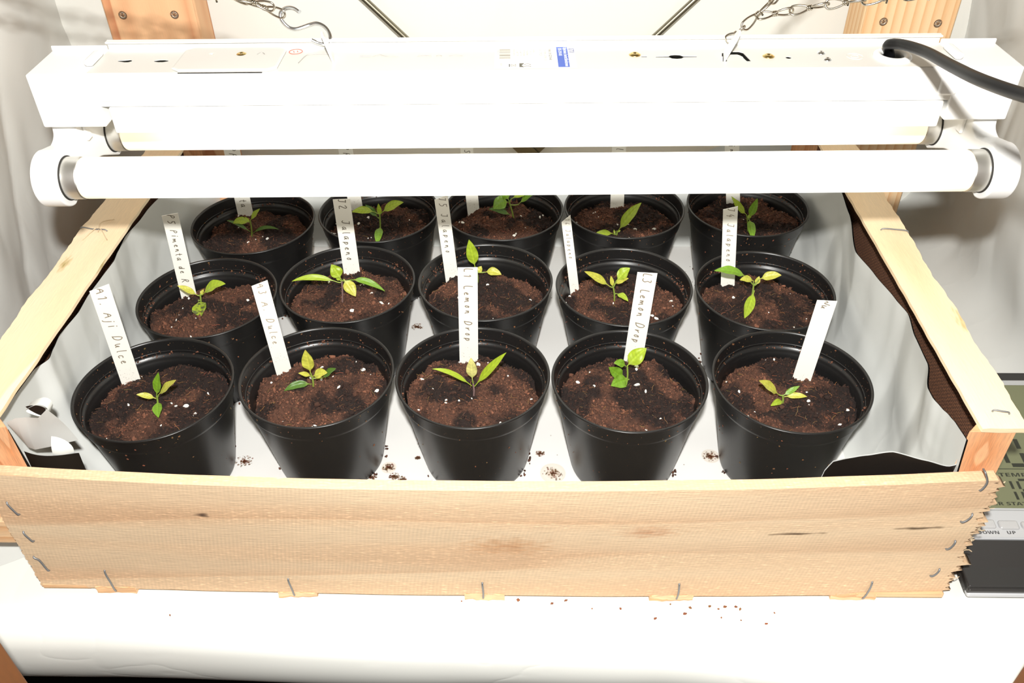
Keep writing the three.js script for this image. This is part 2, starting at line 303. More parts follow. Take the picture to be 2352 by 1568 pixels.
for (const s of [[[-0.3497, 0.1612, -0.2459], [-0.338, 0.1616, -0.2422], [-0.3272, 0.1612, -0.2417]], [[0.3204, 0.1612, -0.243], [0.3300, 0.1618, -0.2413], [0.3402, 0.1612, -0.2395]], [[0.3225, 0.1612, -0.0261], [0.327, 0.1618, -0.0245], [0.3312, 0.1612, -0.0238]]]) {
  const P = s.map((p) => V(...p)), a = P[0].clone(), b = P[2].clone(); a.y -= 0.004; b.y -= 0.004;
  mesh('staple', tube([a, ...P, b], 0.0006, 20, 6), M.staple, crate);
}
// shredded splinters at the sawn end of the front board, and two straws by the left staple
{
  const r = rng(91), parts = [];
  for (let i = 0; i < 70; i++) { const y = 0.008 + r() * 0.114, l = 0.002 + r() * r() * 0.008; parts.push(tube([[0.3255, y, -0.001 - r() * 0.006], [0.3285 + l * 0.6, y + (r() - 0.5) * 0.002, -0.002 - r() * 0.004], [0.3285 + l, y + (r() - 0.35) * 0.005, -0.002 - r() * 0.005]], 0.00022 + r() * 0.00025, 4, 4)); }
  const o = mesh('splinters', parts, M.slat, crate); o.userData.kind = 'stuff';
}
tag(mesh('straw', [tube([CR(-0.332, 0.1614, -0.238), CR(-0.3345, 0.1622, -0.252), CR(-0.326, 0.1615, -0.258)], 0.0004, 12, 5), tube([CR(-0.3405, 0.1612, -0.226), CR(-0.334, 0.1625, -0.243), CR(-0.320, 0.1612, -0.226)], 0.0004, 12, 5)], M.slat), 'thin dry straws caught under the staple on the left top slat', 'straw');

// ------------------------------------------------------------------ white film lining inside the crate
{
  const o = thing('crate_liner', 'white plastic film lining the inside of the crate, black on its back', 'plastic film', [-0.02, 0, -0.377], -0.028);
  const FL = 0.0125;
  const stains = [[-0.2086, -0.1178, 14, 1], [0.0489, -0.1067, 17, 2], [0.1804, -0.1268, 12, 2], [-0.0829, -0.3017, 12, 1], [-0.0809, -0.1024, 8, 1], [-0.0744, -0.0987, 7, 1], [-0.0865, -0.1119, 10, 2], [0.0384, -0.1287, 7, 0], [-0.1004, -0.1008, 10, 0], [-0.0635, -0.1229, 4, 0]];
  const floorTex = canvasTex(1536, 1024, (c, w, h) => {
    c.fillStyle = '#ecebe8'; c.fillRect(0, 0, w, h); const r = rng(8);
    for (let i = 0; i < 260; i++) { c.fillStyle = `rgba(70,45,30,${0.2 + 0.5 * r()})`; c.beginPath(); c.arc(r() * w, r() * h, 0.5 + 1.1 * r() * r(), 0, 7); c.fill(); }
    for (const [x, z, rad, kind] of stains) {
      const X = (x + 0.306) / 0.612 * w, Y = (z + 0.455) / 0.45 * h;
      if (kind === 2) { const gr = c.createRadialGradient(X, Y, 0, X, Y, rad * 1.6); gr.addColorStop(0, 'rgba(150,110,75,0.55)'); gr.addColorStop(0.6, 'rgba(215,200,178,0.35)'); gr.addColorStop(0.92, 'rgba(205,185,158,0.35)'); gr.addColorStop(1, 'rgba(220,210,190,0)'); c.fillStyle = gr; c.beginPath(); c.ellipse(X, Y, rad * 1.6, rad * 1.45, 0, 0, 7); c.fill(); }
      for (let i = 0; i < 130; i++) { const a = r() * 7, d = rad * 1.1 * Math.pow(r(), 1.9); c.fillStyle = `rgba(${50 + 40 * r()},${25 + 20 * r()},15,${0.35 + 0.5 * r()})`; c.beginPath(); c.arc(X + Math.cos(a) * d * 1.2, Y + Math.sin(a) * d, 0.6 + 1.3 * r(), 0, 7); c.fill(); }
    }
  });
  const mFloor = M.film.clone(); mFloor.color.setRGB(0.98, 0.98, 0.98); mFloor.map = floorTex; mFloor.bumpMap = null; mFloor.roughness = 0.42;
  mesh('liner_floor', grid(120, 90, (u, v) => { const x = lerp(-0.298, 0.298, u), z = lerp(-0.452, -0.008, v); return [x, FL - 0.0008 * Math.abs(fbm(x * 9, z * 9, 5, 3)), z]; }, (u, v) => [(lerp(-0.298, 0.298, u) + 0.306) / 0.612, 1 - (lerp(-0.452, -0.008, v) + 0.455) / 0.45]), mFloor, o);
  // side sheets: [z, x of the free edge, y of the free edge]
  const eR = [[-0.452, 0.306, 0.120], [-0.40, 0.311, 0.130], [-0.3377, 0.316, 0.145], [-0.2946, 0.3115, 0.145], [-0.2328, 0.2995, 0.145], [-0.2003, 0.305, 0.145], [-0.1668, 0.3107, 0.145], [-0.1479, 0.3140, 0.145], [-0.1205, 0.3098, 0.145], [-0.0903, 0.3083, 0.145], [-0.0638, 0.2993, 0.145], [-0.0547, 0.2993, 0.145], [-0.045, 0.3015, 0.145], [-0.036, 0.3025, 0.147], [-0.0252, 0.3020, 0.150], [-0.008, 0.3010, 0.153]];
  const eL = [[-0.452, -0.306, 0.118], [-0.4, -0.312, 0.135], [-0.314, -0.3235, 0.138], [-0.2976, -0.3238, 0.138], [-0.2685, -0.327, 0.138], [-0.2431, -0.3244, 0.138], [-0.229, -0.3224, 0.138], [-0.2042, -0.3235, 0.138], [-0.1803, -0.3244, 0.138], [-0.157, -0.3229, 0.138], [-0.129, -0.3256, 0.138], [-0.1128, -0.3233, 0.138], [-0.1008, -0.3212, 0.138], [-0.0881, -0.327, 0.138], [-0.03, -0.327, 0.14]];
  for (const [s, E] of [[-1, eL], [1, eR]]) {
    const ex = E.map((e) => [e[0], e[1]]), ey = E.map((e) => [e[0], e[2]]);
    const z1 = s < 0 ? -0.034 : -0.008;
    const at = (u, v, off) => {
      const z = lerp(-0.452, z1, u), X = table(ex, z), Y = table(ey, z), t = v;
      const foot = s * (0.291 + 0.004 * N3(z * 12, s, 2)), y = FL + 0.0002 + (Y - FL) * Math.pow(t, 1.25);
      const run = 1 - Math.pow(1 - t, 2.6), fold = Math.sin(Math.PI * clamp(t)) * (-0.0065 + 0.004 * fbm(z * 7 + t * 1.4, t * 1.2, s * 4, 2) + 0.0016 * Math.abs(N3(z * 15 + t * 3, t * 2, s + 7)) + 0.0008 * Math.sin(z * 70 + t * 4));
      return [lerp(foot, X, run) - s * (fold + off), y, z];
    };
    mesh('liner_side', grid(190, 34, (u, v) => at(u, v, 0), (u, v) => [u * 0.44, v * 0.14]), M.film, o);
    mesh('liner_side_back', grid(120, 20, (u, v) => at(u, 0.62 + v * 0.375, -0.0012), (u, v) => [u, v]), M.filmBlack, o);
  }
  mesh('liner_back', grid(140, 24, (u, v) => { const x = lerp(-0.303, 0.303, u), top = 0.098 + 0.006 * N3(x * 7, 2, 2) + 0.04 * sstep(0.14, 0.27, x) + 0.018 * sstep(-0.24, -0.30, x); return [x, FL + (top - FL) * v, -0.448 - 0.014 * (1 - (1 - v) ** 3) + 0.006 * fbm(x * 8, v * 2, 3, 3) * v]; }, (u, v) => [u * 0.6, v * 0.1]), M.film, o);
  // right front: the sheet is turned up, showing its black side
  const top = [[0.222, 0.118], [0.2265, 0.1265], [0.236, 0.128], [0.248, 0.1300], [0.263, 0.1345], [0.284, 0.1305], [0.2989, 0.1265], [0.309, 0.130]];
  mesh('turned_up_flap', grid(40, 12, (u, v) => { const x = lerp(0.2225, 0.3035, u), y = lerp(FL, table(top, x), v), xx = x - (1 - v) * 0.012 * (1 - u); return [xx, y, -0.013 - 0.003 * Math.sin(u * 5) * v]; }), M.filmBlack, o);
  mesh('turned_up_flap_face', grid(40, 12, (u, v) => { const x = lerp(0.2225, 0.3035, u), y = lerp(FL, table(top, x) + 0.0004, v), xx = x - (1 - v) * 0.012 * (1 - u); return [xx, y, -0.0136 - 0.003 * Math.sin(u * 5) * v]; }, (u, v) => [u * 0.08, v * 0.1]), M.film, o);
  // left front: the corner is folded into a gusset with a loop, a bright lobe and a black flap under it
  const gt = [[0, -0.3202, 0.1394], [0.25, -0.3125, 0.1435], [0.5, -0.3048, 0.1444], [0.75, -0.2969, 0.1438], [1, -0.2885, 0.1516]], gb = [[0, -0.3225, 0.1130], [0.25, -0.3210, 0.107], [0.5, -0.317, 0.1047], [0.75, -0.306, 0.1075], [1, -0.2830, 0.1145]];
  const two = (L, u) => [table(L.map((p) => [p[0], p[1]]), u), table(L.map((p) => [p[0], p[2]]), u)];
  mesh('corner_fold', grid(40, 20, (u, v) => { const a = two(gt, u), b = two(gb, u); return [lerp(b[0], a[0], v), lerp(b[1], a[1], v), -0.0415 + 0.0085 * v + 0.0016 * Math.sin(v * 3.1) * Math.sin(u * 5)]; }, (u, v) => [u * 0.06, v * 0.04]), M.film, o);
  mesh('fold_loop', grid(24, 6, (u, v) => { const a = u * Math.PI * 2, c = Math.cos(a), s2 = Math.sin(a); return [-0.2966 + 0.0076 * c + 0.0010 * s2, 0.1482 + 0.0050 * s2 * (1 + 0.5 * c) + 0.0008, -0.0345 - v * 0.007]; }, (u, v) => [u * 0.03, v * 0.02]), M.film, o);
  { const sh = new THREE.Shape(); sh.moveTo(-0.3036, 0.1519); sh.bezierCurveTo(-0.299, 0.1542, -0.2915, 0.1535, -0.2908, 0.1502); sh.bezierCurveTo(-0.2912, 0.1465, -0.2935, 0.1440, -0.2950, 0.1437); sh.bezierCurveTo(-0.2985, 0.1448, -0.302, 0.149, -0.3036, 0.1519); const g = new THREE.ShapeGeometry(sh, 10); g.translate(0, 0, -0.0352); mesh('fold_hollow_shade', g, M.filmBlack, o); }  // flat black sheet closing the loop, standing for the shade inside
  mesh('fold_lobe', grid(14, 14, (u, v) => { const a = Math.PI * (-0.62 + 1.1 * u), r = 0.0125 * v; return [-0.2895 + r * Math.cos(a) * 0.95 - 0.001, 0.1195 + r * Math.sin(a) * 0.9 + 0.0015, -0.0275 + 0.005 * (1 - v * v)]; }, (u, v) => [u * 0.02, v * 0.02]), M.film, o);
  mesh('black_flap', grid(24, 10, (u, v) => { const x = lerp(-0.3115, -0.2795, u); return [x + 0.004 * v, lerp(FL, lerp(0.1255, 0.1175, sstep(0, 0.9, u)), v), -0.0225 + 0.004 * Math.sin(u * 4 + 0.6)]; }), M.filmBlack, o);
  for (const [x0, x1, z] of [[-0.309, -0.304, -0.018]]) mesh('black_edge', grid(4, 10, (u, v) => [lerp(x0, x1, u) - 0.006 * v, lerp(0.02, 0.146, v), z - 0.002 * u]), M.filmBlack, o);
}

// ------------------------------------------------------------------ weather station at the right
{
  const o = thing('weather_station', 'silver digital weather station with green-grey display right of the crate', 'weather station', [0.388, 0.0025, -0.366], -0.03);
  const W2 = 0.064, prof = [[0.006, 0.0], [0.008, 0.004], [0.004, 0.0065], [-0.002, 0.0085], [-0.012, 0.0125], [-0.036, 0.0165]];
  const strip = (z0, y0, z1, y1, t) => { const L = Math.hypot(z1 - z0, y1 - y0), g = rbox(W2 * 2, t, L, 0.0012); g.rotateX(Math.atan2(y1 - y0, -(z1 - z0))); g.translate(0, (y0 + y1) / 2 - t / 2, (z0 + z1) / 2); return g; };
  mesh('body', [strip(0.000, 0.011, -0.203, 0.0375, 0.011), rbox(W2 * 2 - 0.01, 0.024, 0.02, 0.002, 0, 0.014, -0.188)], std(lin(0.03, 0.029, 0.028), 0.45), o);
  mesh('front_foot', rbox(W2 * 2, 0.005, 0.009, 0.002, 0, 0.0027, -0.0015), std(lin(0.55, 0.56, 0.58), 0.35), o);
  mesh('black_band', strip(0.002, 0.0085, -0.036, 0.0185, 0.006), std(lin(0.035, 0.033, 0.032), 0.35), o);
  mesh('silver_band', strip(-0.036, 0.0190, -0.061, 0.0222, 0.006), std(lin(0.50, 0.51, 0.52), 0.4), o);
  const lcd = canvasTex(512, 1024, (c, w, h) => {
    c.fillStyle = '#74775a'; c.fillRect(0, 0, w, h);
    const ink = '#2b2d22'; c.fillStyle = ink; c.strokeStyle = ink;
    const seg = { 0: 'abcdef', 1: 'bc', 4: 'fgbc', 6: 'afgedc', 5: 'afgcd' };
    const digit = (n, x, y, s, t) => { const k = t * 0.6; const bar = (x0, y0, x1, y1) => { c.lineWidth = t; c.beginPath(); c.moveTo(x0, y0); c.lineTo(x1, y1); c.stroke(); }; for (const q of seg[n]) ({ a: () => bar(x + k, y, x + s - k, y), g: () => bar(x + k, y + s, x + s - k, y + s), d: () => bar(x + k, y + 2 * s, x + s - k, y + 2 * s), f: () => bar(x, y + k, x, y + s - k), e: () => bar(x, y + s + k, x, y + 2 * s - k), b: () => bar(x + s, y + k, x + s, y + s - k), c: () => bar(x + s, y + s + k, x + s, y + 2 * s - k) })[q](); };
    c.save(); c.scale(1, 1.75); digit(1, 150, 268, 66, 17); digit(0, 262, 268, 66, 17); digit(4, 375, 268, 66, 17); c.restore();
    c.lineWidth = 5; c.beginPath(); c.moveTo(0, 730); c.lineTo(w, 730); c.stroke();
    c.font = 'bold 40px sans-serif'; c.fillText('TEMP', 205, 790); c.save(); c.scale(1, 1.75); digit(1, 190, 466, 46, 10); digit(6, 262, 466, 46, 10); c.restore();
    c.fillText('HU', 310, 940); c.font = 'bold 34px sans-serif'; c.fillText('WEATHER STATION', 20, 1008);
    c.lineWidth = 12; c.beginPath(); c.arc(130, 890, 36, -1.2, 1.6); c.stroke();
    c.beginPath(); c.moveTo(0, 400); c.lineTo(w, 400); c.lineWidth = 5; c.stroke();
  });
  const scr = mesh('display', strip(-0.062, 0.0232, -0.186, 0.0380, 0.003), std(0xffffff, 0.22, { map: lcd }), o);
  scr.geometry.scale(0.84, 1, 1);
  { const p = scr.geometry.attributes.position, uv = scr.geometry.attributes.uv; for (let i = 0; i < p.count; i++) uv.setXY(i, p.getX(i) / (W2 * 1.68) + 0.5, (-0.062 - p.getZ(i)) / 0.124); }
  mesh('silver_rim', [strip(-0.061, 0.0222, -0.192, 0.0381, 0.003).scale(0.90, 1, 1)], std(lin(0.45, 0.46, 0.46), 0.4), o);
  for (let k = 0; k < 6; k++) { const b = mesh('button', rbox(0.0145, 0.0035, 0.0075, 0.0016), M.enamel, o); b.material = M.buttonSilver ??= std(lin(0.55, 0.55, 0.55), 0.35, { metalness: 0.2 }); b.position.set(-0.054 + k * 0.0168, 0.0212, -0.048 + 0.0008 * k); b.rotation.x = 0.13; }
  const words = canvasTex(512, 48, (c, w, h) => { c.clearRect(0, 0, w, h); c.fillStyle = 'rgb(188,189,190)'; c.fillRect(0, 0, w, h); c.fillStyle = '#3c3c3e'; c.font = 'bold 21px sans-serif'; ['MODE', 'DOWN', 'UP', 'SET', 'MEM', 'ALM'].forEach((t, k) => { c.textAlign = 'center'; c.fillText(t, 40 + k * 67.2, 32); }); });
  const g = new THREE.PlaneGeometry(0.128, 0.0085); g.rotateX(-Math.PI / 2 + 0.13); g.translate(0, 0.0200 + 0.00025, -0.0405); mesh('button_lettering', g, std(0xffffff, 0.4, { map: words }), o);
}

// ------------------------------------------------------------------ the hanging twin-tube lamp
const LX = 0.0105, LY = 0.300, LZ = -0.536;
const lampTurn = new THREE.Euler(0, -0.003, -0.0058);
const LP = (x, y, z) => V(x, y, z).applyEuler(lampTurn).add(V(LX, LY, LZ));
const lamp = thing('lamp_fixture', 'white twin-tube fluorescent lamp housing hanging on chains over the crate', 'lamp', [LX, LY, LZ]);
lamp.rotation.copy(lampTurn);
{
  const zF = 0.0205, zR = -0.021, yT = 0.0375;
  mesh('casing', [rbox(0.538, 0.0213, 0.001, 0.0004, 0, 0.02685, zF - 0.0005), rbox(0.538, 0.042, 0.001, 0.0004, 0, 0.0245 - 0.0018, zR + 0.0005), rbox(0.538, 0.0012, 0.0045, 0.0005, 0, 0.0430, zR + 0.0022)], M.enamel, lamp);
  mesh('lower_cover', [rbox(0.526, 0.0176, 0.0416, 0.0014, 0.001, 0.0068, -0.0003)], M.enamel, lamp);
  // the top sheet, pressed and pierced
  const sh = new THREE.Shape(); sh.moveTo(-0.269, zR + 0.001); sh.lineTo(0.269, zR + 0.001); sh.lineTo(0.269, zF - 0.0012); sh.lineTo(-0.269, zF - 0.0012); sh.closePath();
  const round = (x, z, r, rz = r) => { const p = new THREE.Path(); p.absellipse(x, z, r, rz, 0, Math.PI * 2, true); sh.holes.push(p); };
  const poly = (pts) => { const p = new THREE.Path(); p.setFromPoints(pts.map((q) => new THREE.Vector2(...q))); sh.holes.push(p); };
  const zi = (z) => z;
  round(-0.1985, -0.0060, 0.0018); round(0.1655, 0.0030, 0.0018);
  poly([[-0.2565, -0.0015], [-0.2565, 0.0005], [-0.2535, 0.0012], [-0.2515, 0.0020], [-0.249, 0.0018], [-0.2475, 0.0002], [-0.2475, -0.0014], [-0.2495, -0.0026], [-0.2525, -0.0018]]);
  poly([[-0.2335, -0.0008], [-0.2335, 0.0010], [-0.2305, 0.0022], [-0.2275, 0.0022], [-0.2245, 0.0010], [-0.2245, -0.0008], [-0.2275, -0.0020], [-0.2305, -0.0020]]);
  poly([[0.0825, -0.0010], [0.0825, 0.0008], [0.0910, 0.0010], [0.0925, 0.0030], [0.0955, 0.0036], [0.0985, 0.0030], [0.1000, 0.0010], [0.1085, 0.0008], [0.1085, -0.0010], [0.1000, -0.0012], [0.0985, -0.0032], [0.0955, -0.0038], [0.0925, -0.0032], [0.0910, -0.0012]]);
  poly([[0.0735, -0.0016], [0.0735, 0.0002], [0.0770, 0.0002], [0.0770, -0.0016]]);
  const hx = 0.2305, hz = 0.0035; round(hx, hz, 0.0068, 0.0075);
  // slot left by the bent-up hanging tab
  poly([[0.1225, 0.0085], [0.1255, -0.0060], [0.1285, -0.0082], [0.1365, -0.0082], [0.1390, -0.0060], [0.1410, 0.0085], [0.1382, 0.0085], [0.1362, -0.0010], [0.1345, -0.0028], [0.1292, -0.0028], [0.1274, -0.0010], [0.1258, 0.0085]]);
  const top = new THREE.ExtrudeGeometry(sh, { depth: 0.0004, bevelEnabled: false, curveSegments: 20 });
  top.rotateX(Math.PI / 2); top.translate(0, yT, 0);
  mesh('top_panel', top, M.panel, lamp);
  mesh('ballast', rbox(0.46, 0.006, 0.034, 0.002, 0.01, 0.020, 0), std(lin(0.03, 0.025, 0.02), 0.7), lamp);  // near-black colour puts the shade seen through the holes into the ballast
  // pressed bridge with a brass screw, raised a little over the sheet
  { const s2 = new THREE.Shape(); s2.moveTo(-0.212, -0.0165); s2.lineTo(-0.158, -0.0165); s2.lineTo(-0.154, -0.013); s2.lineTo(-0.154, 0.0155); s2.lineTo(-0.158, 0.019); s2.lineTo(-0.212, 0.019); s2.lineTo(-0.216, 0.0155); s2.lineTo(-0.216, -0.013); s2.closePath();
    const hole = new THREE.Path(); hole.absellipse(-0.1985, -0.006, 0.0018, 0.0018, 0, 7, true); s2.holes.push(hole);
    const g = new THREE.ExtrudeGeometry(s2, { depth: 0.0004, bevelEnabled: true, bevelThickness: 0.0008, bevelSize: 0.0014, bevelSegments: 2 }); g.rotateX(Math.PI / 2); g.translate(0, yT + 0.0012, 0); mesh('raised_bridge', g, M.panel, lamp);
    mesh('slit', rbox(0.052, 0.0006, 0.0012, 0.0002, -0.187, yT - 0.0003, 0.0199), M.hole, lamp); }
  for (const [x0, x1, bump] of [[-0.1045, -0.080, 1], [-0.0680, -0.0590, 0], [-0.0560, -0.0525, 0], [-0.0480, -0.0390, 0], [-0.169, -0.1645, 2]]) {
    const pts = []; for (let i = 0; i <= 16; i++) { const t = i / 16, mid = bump === 1 ? 0.0024 * Math.exp(-(((t - 0.5) / 0.13) ** 2)) : bump === 2 ? 0.003 * Math.sin(Math.PI * t) : 0.0008 * Math.sin(Math.PI * t); pts.push(V(lerp(x0, x1, t), yT + (bump === 2 ? 0.0022 : 0.0003), -0.004 - mid)); }
    mesh('pressed_line', tube(pts, 0.0003, 24, 5), M.panelDim ??= std(lin(0.42, 0.40, 0.37), 0.6), lamp);
  }
  mesh('tab_outline', tube([V(-0.1415, yT + 0.0003, 0.006), V(-0.139, yT + 0.0003, -0.006), V(-0.1355, yT + 0.0003, -0.0082), V(-0.124, yT + 0.0003, -0.0082)], 0.00028, 24, 5), M.panelDim, lamp);
  const screw = (x, z, r, mat, name) => { const g = new THREE.LatheGeometry([[0.0002, 0.0004], [r * 0.2, 0.0005], [r * 0.26, 0.0012], [r * 0.55, 0.0013], [r * 0.75, 0.0008], [r * 0.92, 0.0006], [r, 0.0003], [r * 0.95, 0]].map((p) => new THREE.Vector2(...p)), 24); mesh(name, g, mat, lamp).position.set(x, yT + (x < -0.15 ? 0.0013 : 0.0002), z); };
  screw(-0.1795, -0.0055, 0.0038, M.brass, 'screw'); screw(0.0697, -0.0030, 0.0038, M.brass, 'screw'); screw(0.1533, 0.0015, 0.0038, M.brass, 'screw');
  for (const [x, z] of [[0.1877, -0.0030], [0.1885, 0.0080]]) screw(x, z, 0.0026, M.zinc, 'rivet');
  for (const x of [-0.2702, 0.2690]) { const c = mesh('clip', rbox(0.0058, 0.0042, 0.020, 0.002), M.plastic, lamp); c.position.set(x, yT + 0.0028, 0.0015); }
  // bent-up hanging tabs
  for (const [x, lean, s] of [[-0.1212, 0.28, 1], [0.1255, -0.42, -1]]) {
    const t = new THREE.Shape(); t.moveTo(-0.008, 0); t.lineTo(0.008, 0); t.lineTo(0.0062, 0.012); t.quadraticCurveTo(0.005, 0.0178, 0, 0.018); t.quadraticCurveTo(-0.005, 0.0178, -0.0062, 0.012); t.closePath();
    const h = new THREE.Path(); h.absellipse(0, 0.0115, 0.0030, 0.0032, 0, 7, true); t.holes.push(h);
    const g = new THREE.ExtrudeGeometry(t, { depth: 0.0009, bevelEnabled: true, bevelThickness: 0.0002, bevelSize: 0.0002, bevelSegments: 1 });
    g.rotateY(Math.PI / 2); const o = mesh('hanging_tab', g, M.enamel, lamp); o.position.set(x, yT, -0.0005); o.rotation.z = lean; o.rotation.y = s * 0.18;
  }
  // cable grommet
  { const g = new THREE.TorusGeometry(0.0085, 0.0023, 12, 40); g.rotateX(Math.PI / 2); g.scale(1.08, 0.9, 1.12); const o = mesh('grommet', g, M.plastic, lamp); o.position.set(hx, yT + 0.0005, hz); }
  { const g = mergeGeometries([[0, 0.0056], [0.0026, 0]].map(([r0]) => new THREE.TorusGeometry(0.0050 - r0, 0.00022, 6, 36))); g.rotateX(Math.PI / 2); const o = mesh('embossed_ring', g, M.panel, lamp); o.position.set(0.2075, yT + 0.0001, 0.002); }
  { const g = new THREE.TorusGeometry(0.0042, 0.00024, 6, 36); g.rotateX(Math.PI / 2); const o = mesh('inspection_stamp', [g, rbox(0.0005, 0.0003, 0.0022, 0.0001, -0.0012, 0, 0), rbox(0.0005, 0.0003, 0.0022, 0.0001, 0.0012, 0, 0)], std(lin(0.75, 0.16, 0.12), 0.6), lamp); o.position.set(-0.1468, yT + 0.0002, -0.0135); o.rotation.y = 0.3; tag(o, 'red ink ring stamp'); }
  // printed rating label
  const label = canvasTex(1024, 800, (c, w, h) => {
    c.fillStyle = '#f7f5ec'; c.fillRect(0, 0, w, h);
    const down = (t, x, y, px, col, bold) => { c.save(); c.translate(x, y); c.rotate(Math.PI / 2); c.fillStyle = col; c.font = (bold ? 'bold ' : '') + px + 'px sans-serif'; c.fillText(t, 0, 0); c.restore(); };
    c.fillStyle = '#3d5fc0'; c.fillRect(792, 40, 142, 720);
    down('Oprawa świetlówkowa', 880, 62, 62, '#f2f4ff', true); down('OS-218-05', 816, 92, 58, '#f2f4ff', true); down('GTV', 952, 92, 92, '#2f3a86', true);
    down('Index: OS-SZ218-40', 690, 96, 46, '#4c4438', true); down('230 V/50Hz, 2x18W, G13', 630, 96, 40, '#6d6552'); down('Cat. I  IP 20', 572, 110, 48, '#6d6552');
    ['Importer', 'GTV 2 Sp. z o.o.', 'ul. Przejazdowa', '05-800 Pruszków', 'tel. 22 444 75 00', 'fax 22 444 75 30', 'www.gtv.com.pl'].forEach((t, k) => down(t, 490 - k * 42, 100, 34, '#6d6552'));
    const r = rng(3); let y = 110; while (y < 440) { const t = 3 + r() * 12; c.fillStyle = '#6e6553'; c.fillRect(60, y, 140, t); y += t + 4 + r() * 12; }
    down('5 901867 120', 30, 100, 34, '#6d6552');
    c.lineWidth = 12; c.strokeStyle = '#6d6552'; c.beginPath(); c.arc(410, 690, 46, 3.6, 5.9); c.stroke(); c.beginPath(); c.arc(410, 760, 46, 3.6, 5.9); c.stroke();
    c.fillStyle = '#54503f'; c.fillRect(310, 620, 56, 130); c.fillStyle = '#f7f5ec'; c.beginPath(); c.moveTo(366, 640); c.lineTo(336, 690); c.lineTo(366, 740); c.fill();
    c.fillStyle = '#4a463b'; c.fillRect(180, 640, 12, 100); c.lineWidth = 5; c.strokeRect(206, 660, 60, 54); c.beginPath(); c.moveTo(206, 640); c.lineTo(270, 740); c.moveTo(270, 640); c.lineTo(206, 740); c.stroke(); down('ROHS', 70, 620, 34, '#6d6552');
  });
  const g = new THREE.PlaneGeometry(0.051, 0.038); g.rotateX(-Math.PI / 2); const st = mesh('rating_label', g, std(0xffffff, 0.45, { map: label }), lamp); st.position.set(0.0065, yT + 0.0003, -0.0008); tag(st, 'white rating label with blue panel and barcode');
  // plastic ends and the lamp holders below them
  for (const s of [-1, 1]) {
    mesh('end_cap', [rbox(0.040, 0.0345, 0.0430, 0.0012, s * 0.286, 0.0202, -0.0002), rbox(0.036, 0.0035, 0.0016, 0.0007, s * 0.288, 0.0385, -0.0204), rbox(0.012, 0.017, 0.0446, 0.002, s * 0.263, 0.028, -0.0002)], M.plastic, lamp);
    const a = new THREE.Shape(), fz = 0.041, fy = -0.0222, rz = -0.0345, ry = -0.0262, R = 0.0168;
    a.moveTo(0.0105, 0.004); a.lineTo(0.0125, -0.004); a.quadraticCurveTo(0.0140, -0.0085, 0.022, -0.0098); a.lineTo(fz - 0.006, fy + R * 0.93);
    a.absarc(fz, fy, R, 1.9, -1.45, true);
    a.quadraticCurveTo(0.026, -0.036, 0.020, -0.0300); a.quadraticCurveTo(0.003, -0.0262, -0.014, -0.0330);
    a.absarc(rz, ry, R, -1.6, -4.9, true);
    a.quadraticCurveTo(-0.015, -0.0085, -0.0075, -0.004); a.lineTo(-0.0055, 0.004); a.closePath();
    const e = new THREE.ExtrudeGeometry(a, { depth: 0.0130, bevelEnabled: true, bevelThickness: 0.0012, bevelSize: 0.0011, bevelSegments: 3, curveSegments: 24 });
    e.rotateY(-Math.PI / 2); e.translate(s > 0 ? 0.3048 : -0.2918, 0, 0);            // shape x becomes lamp z
    const o = mesh('lamp_holder', e, M.plastic, lamp);
    for (const [z, y] of [[fz, fy], [rz, ry]]) { const t = new THREE.TorusGeometry(0.0135, 0.0007, 8, 40); t.rotateY(Math.PI / 2); const k = mesh('socket_ring', t, M.hole, o); k.position.set(s * 0.2905, y, z); }
    const c = mesh('latch', rbox(0.0022, 0.012, 0.006, 0.0006), M.plastic, o); c.position.set(s * 0.2895, -0.008, 0.002);
  }
}
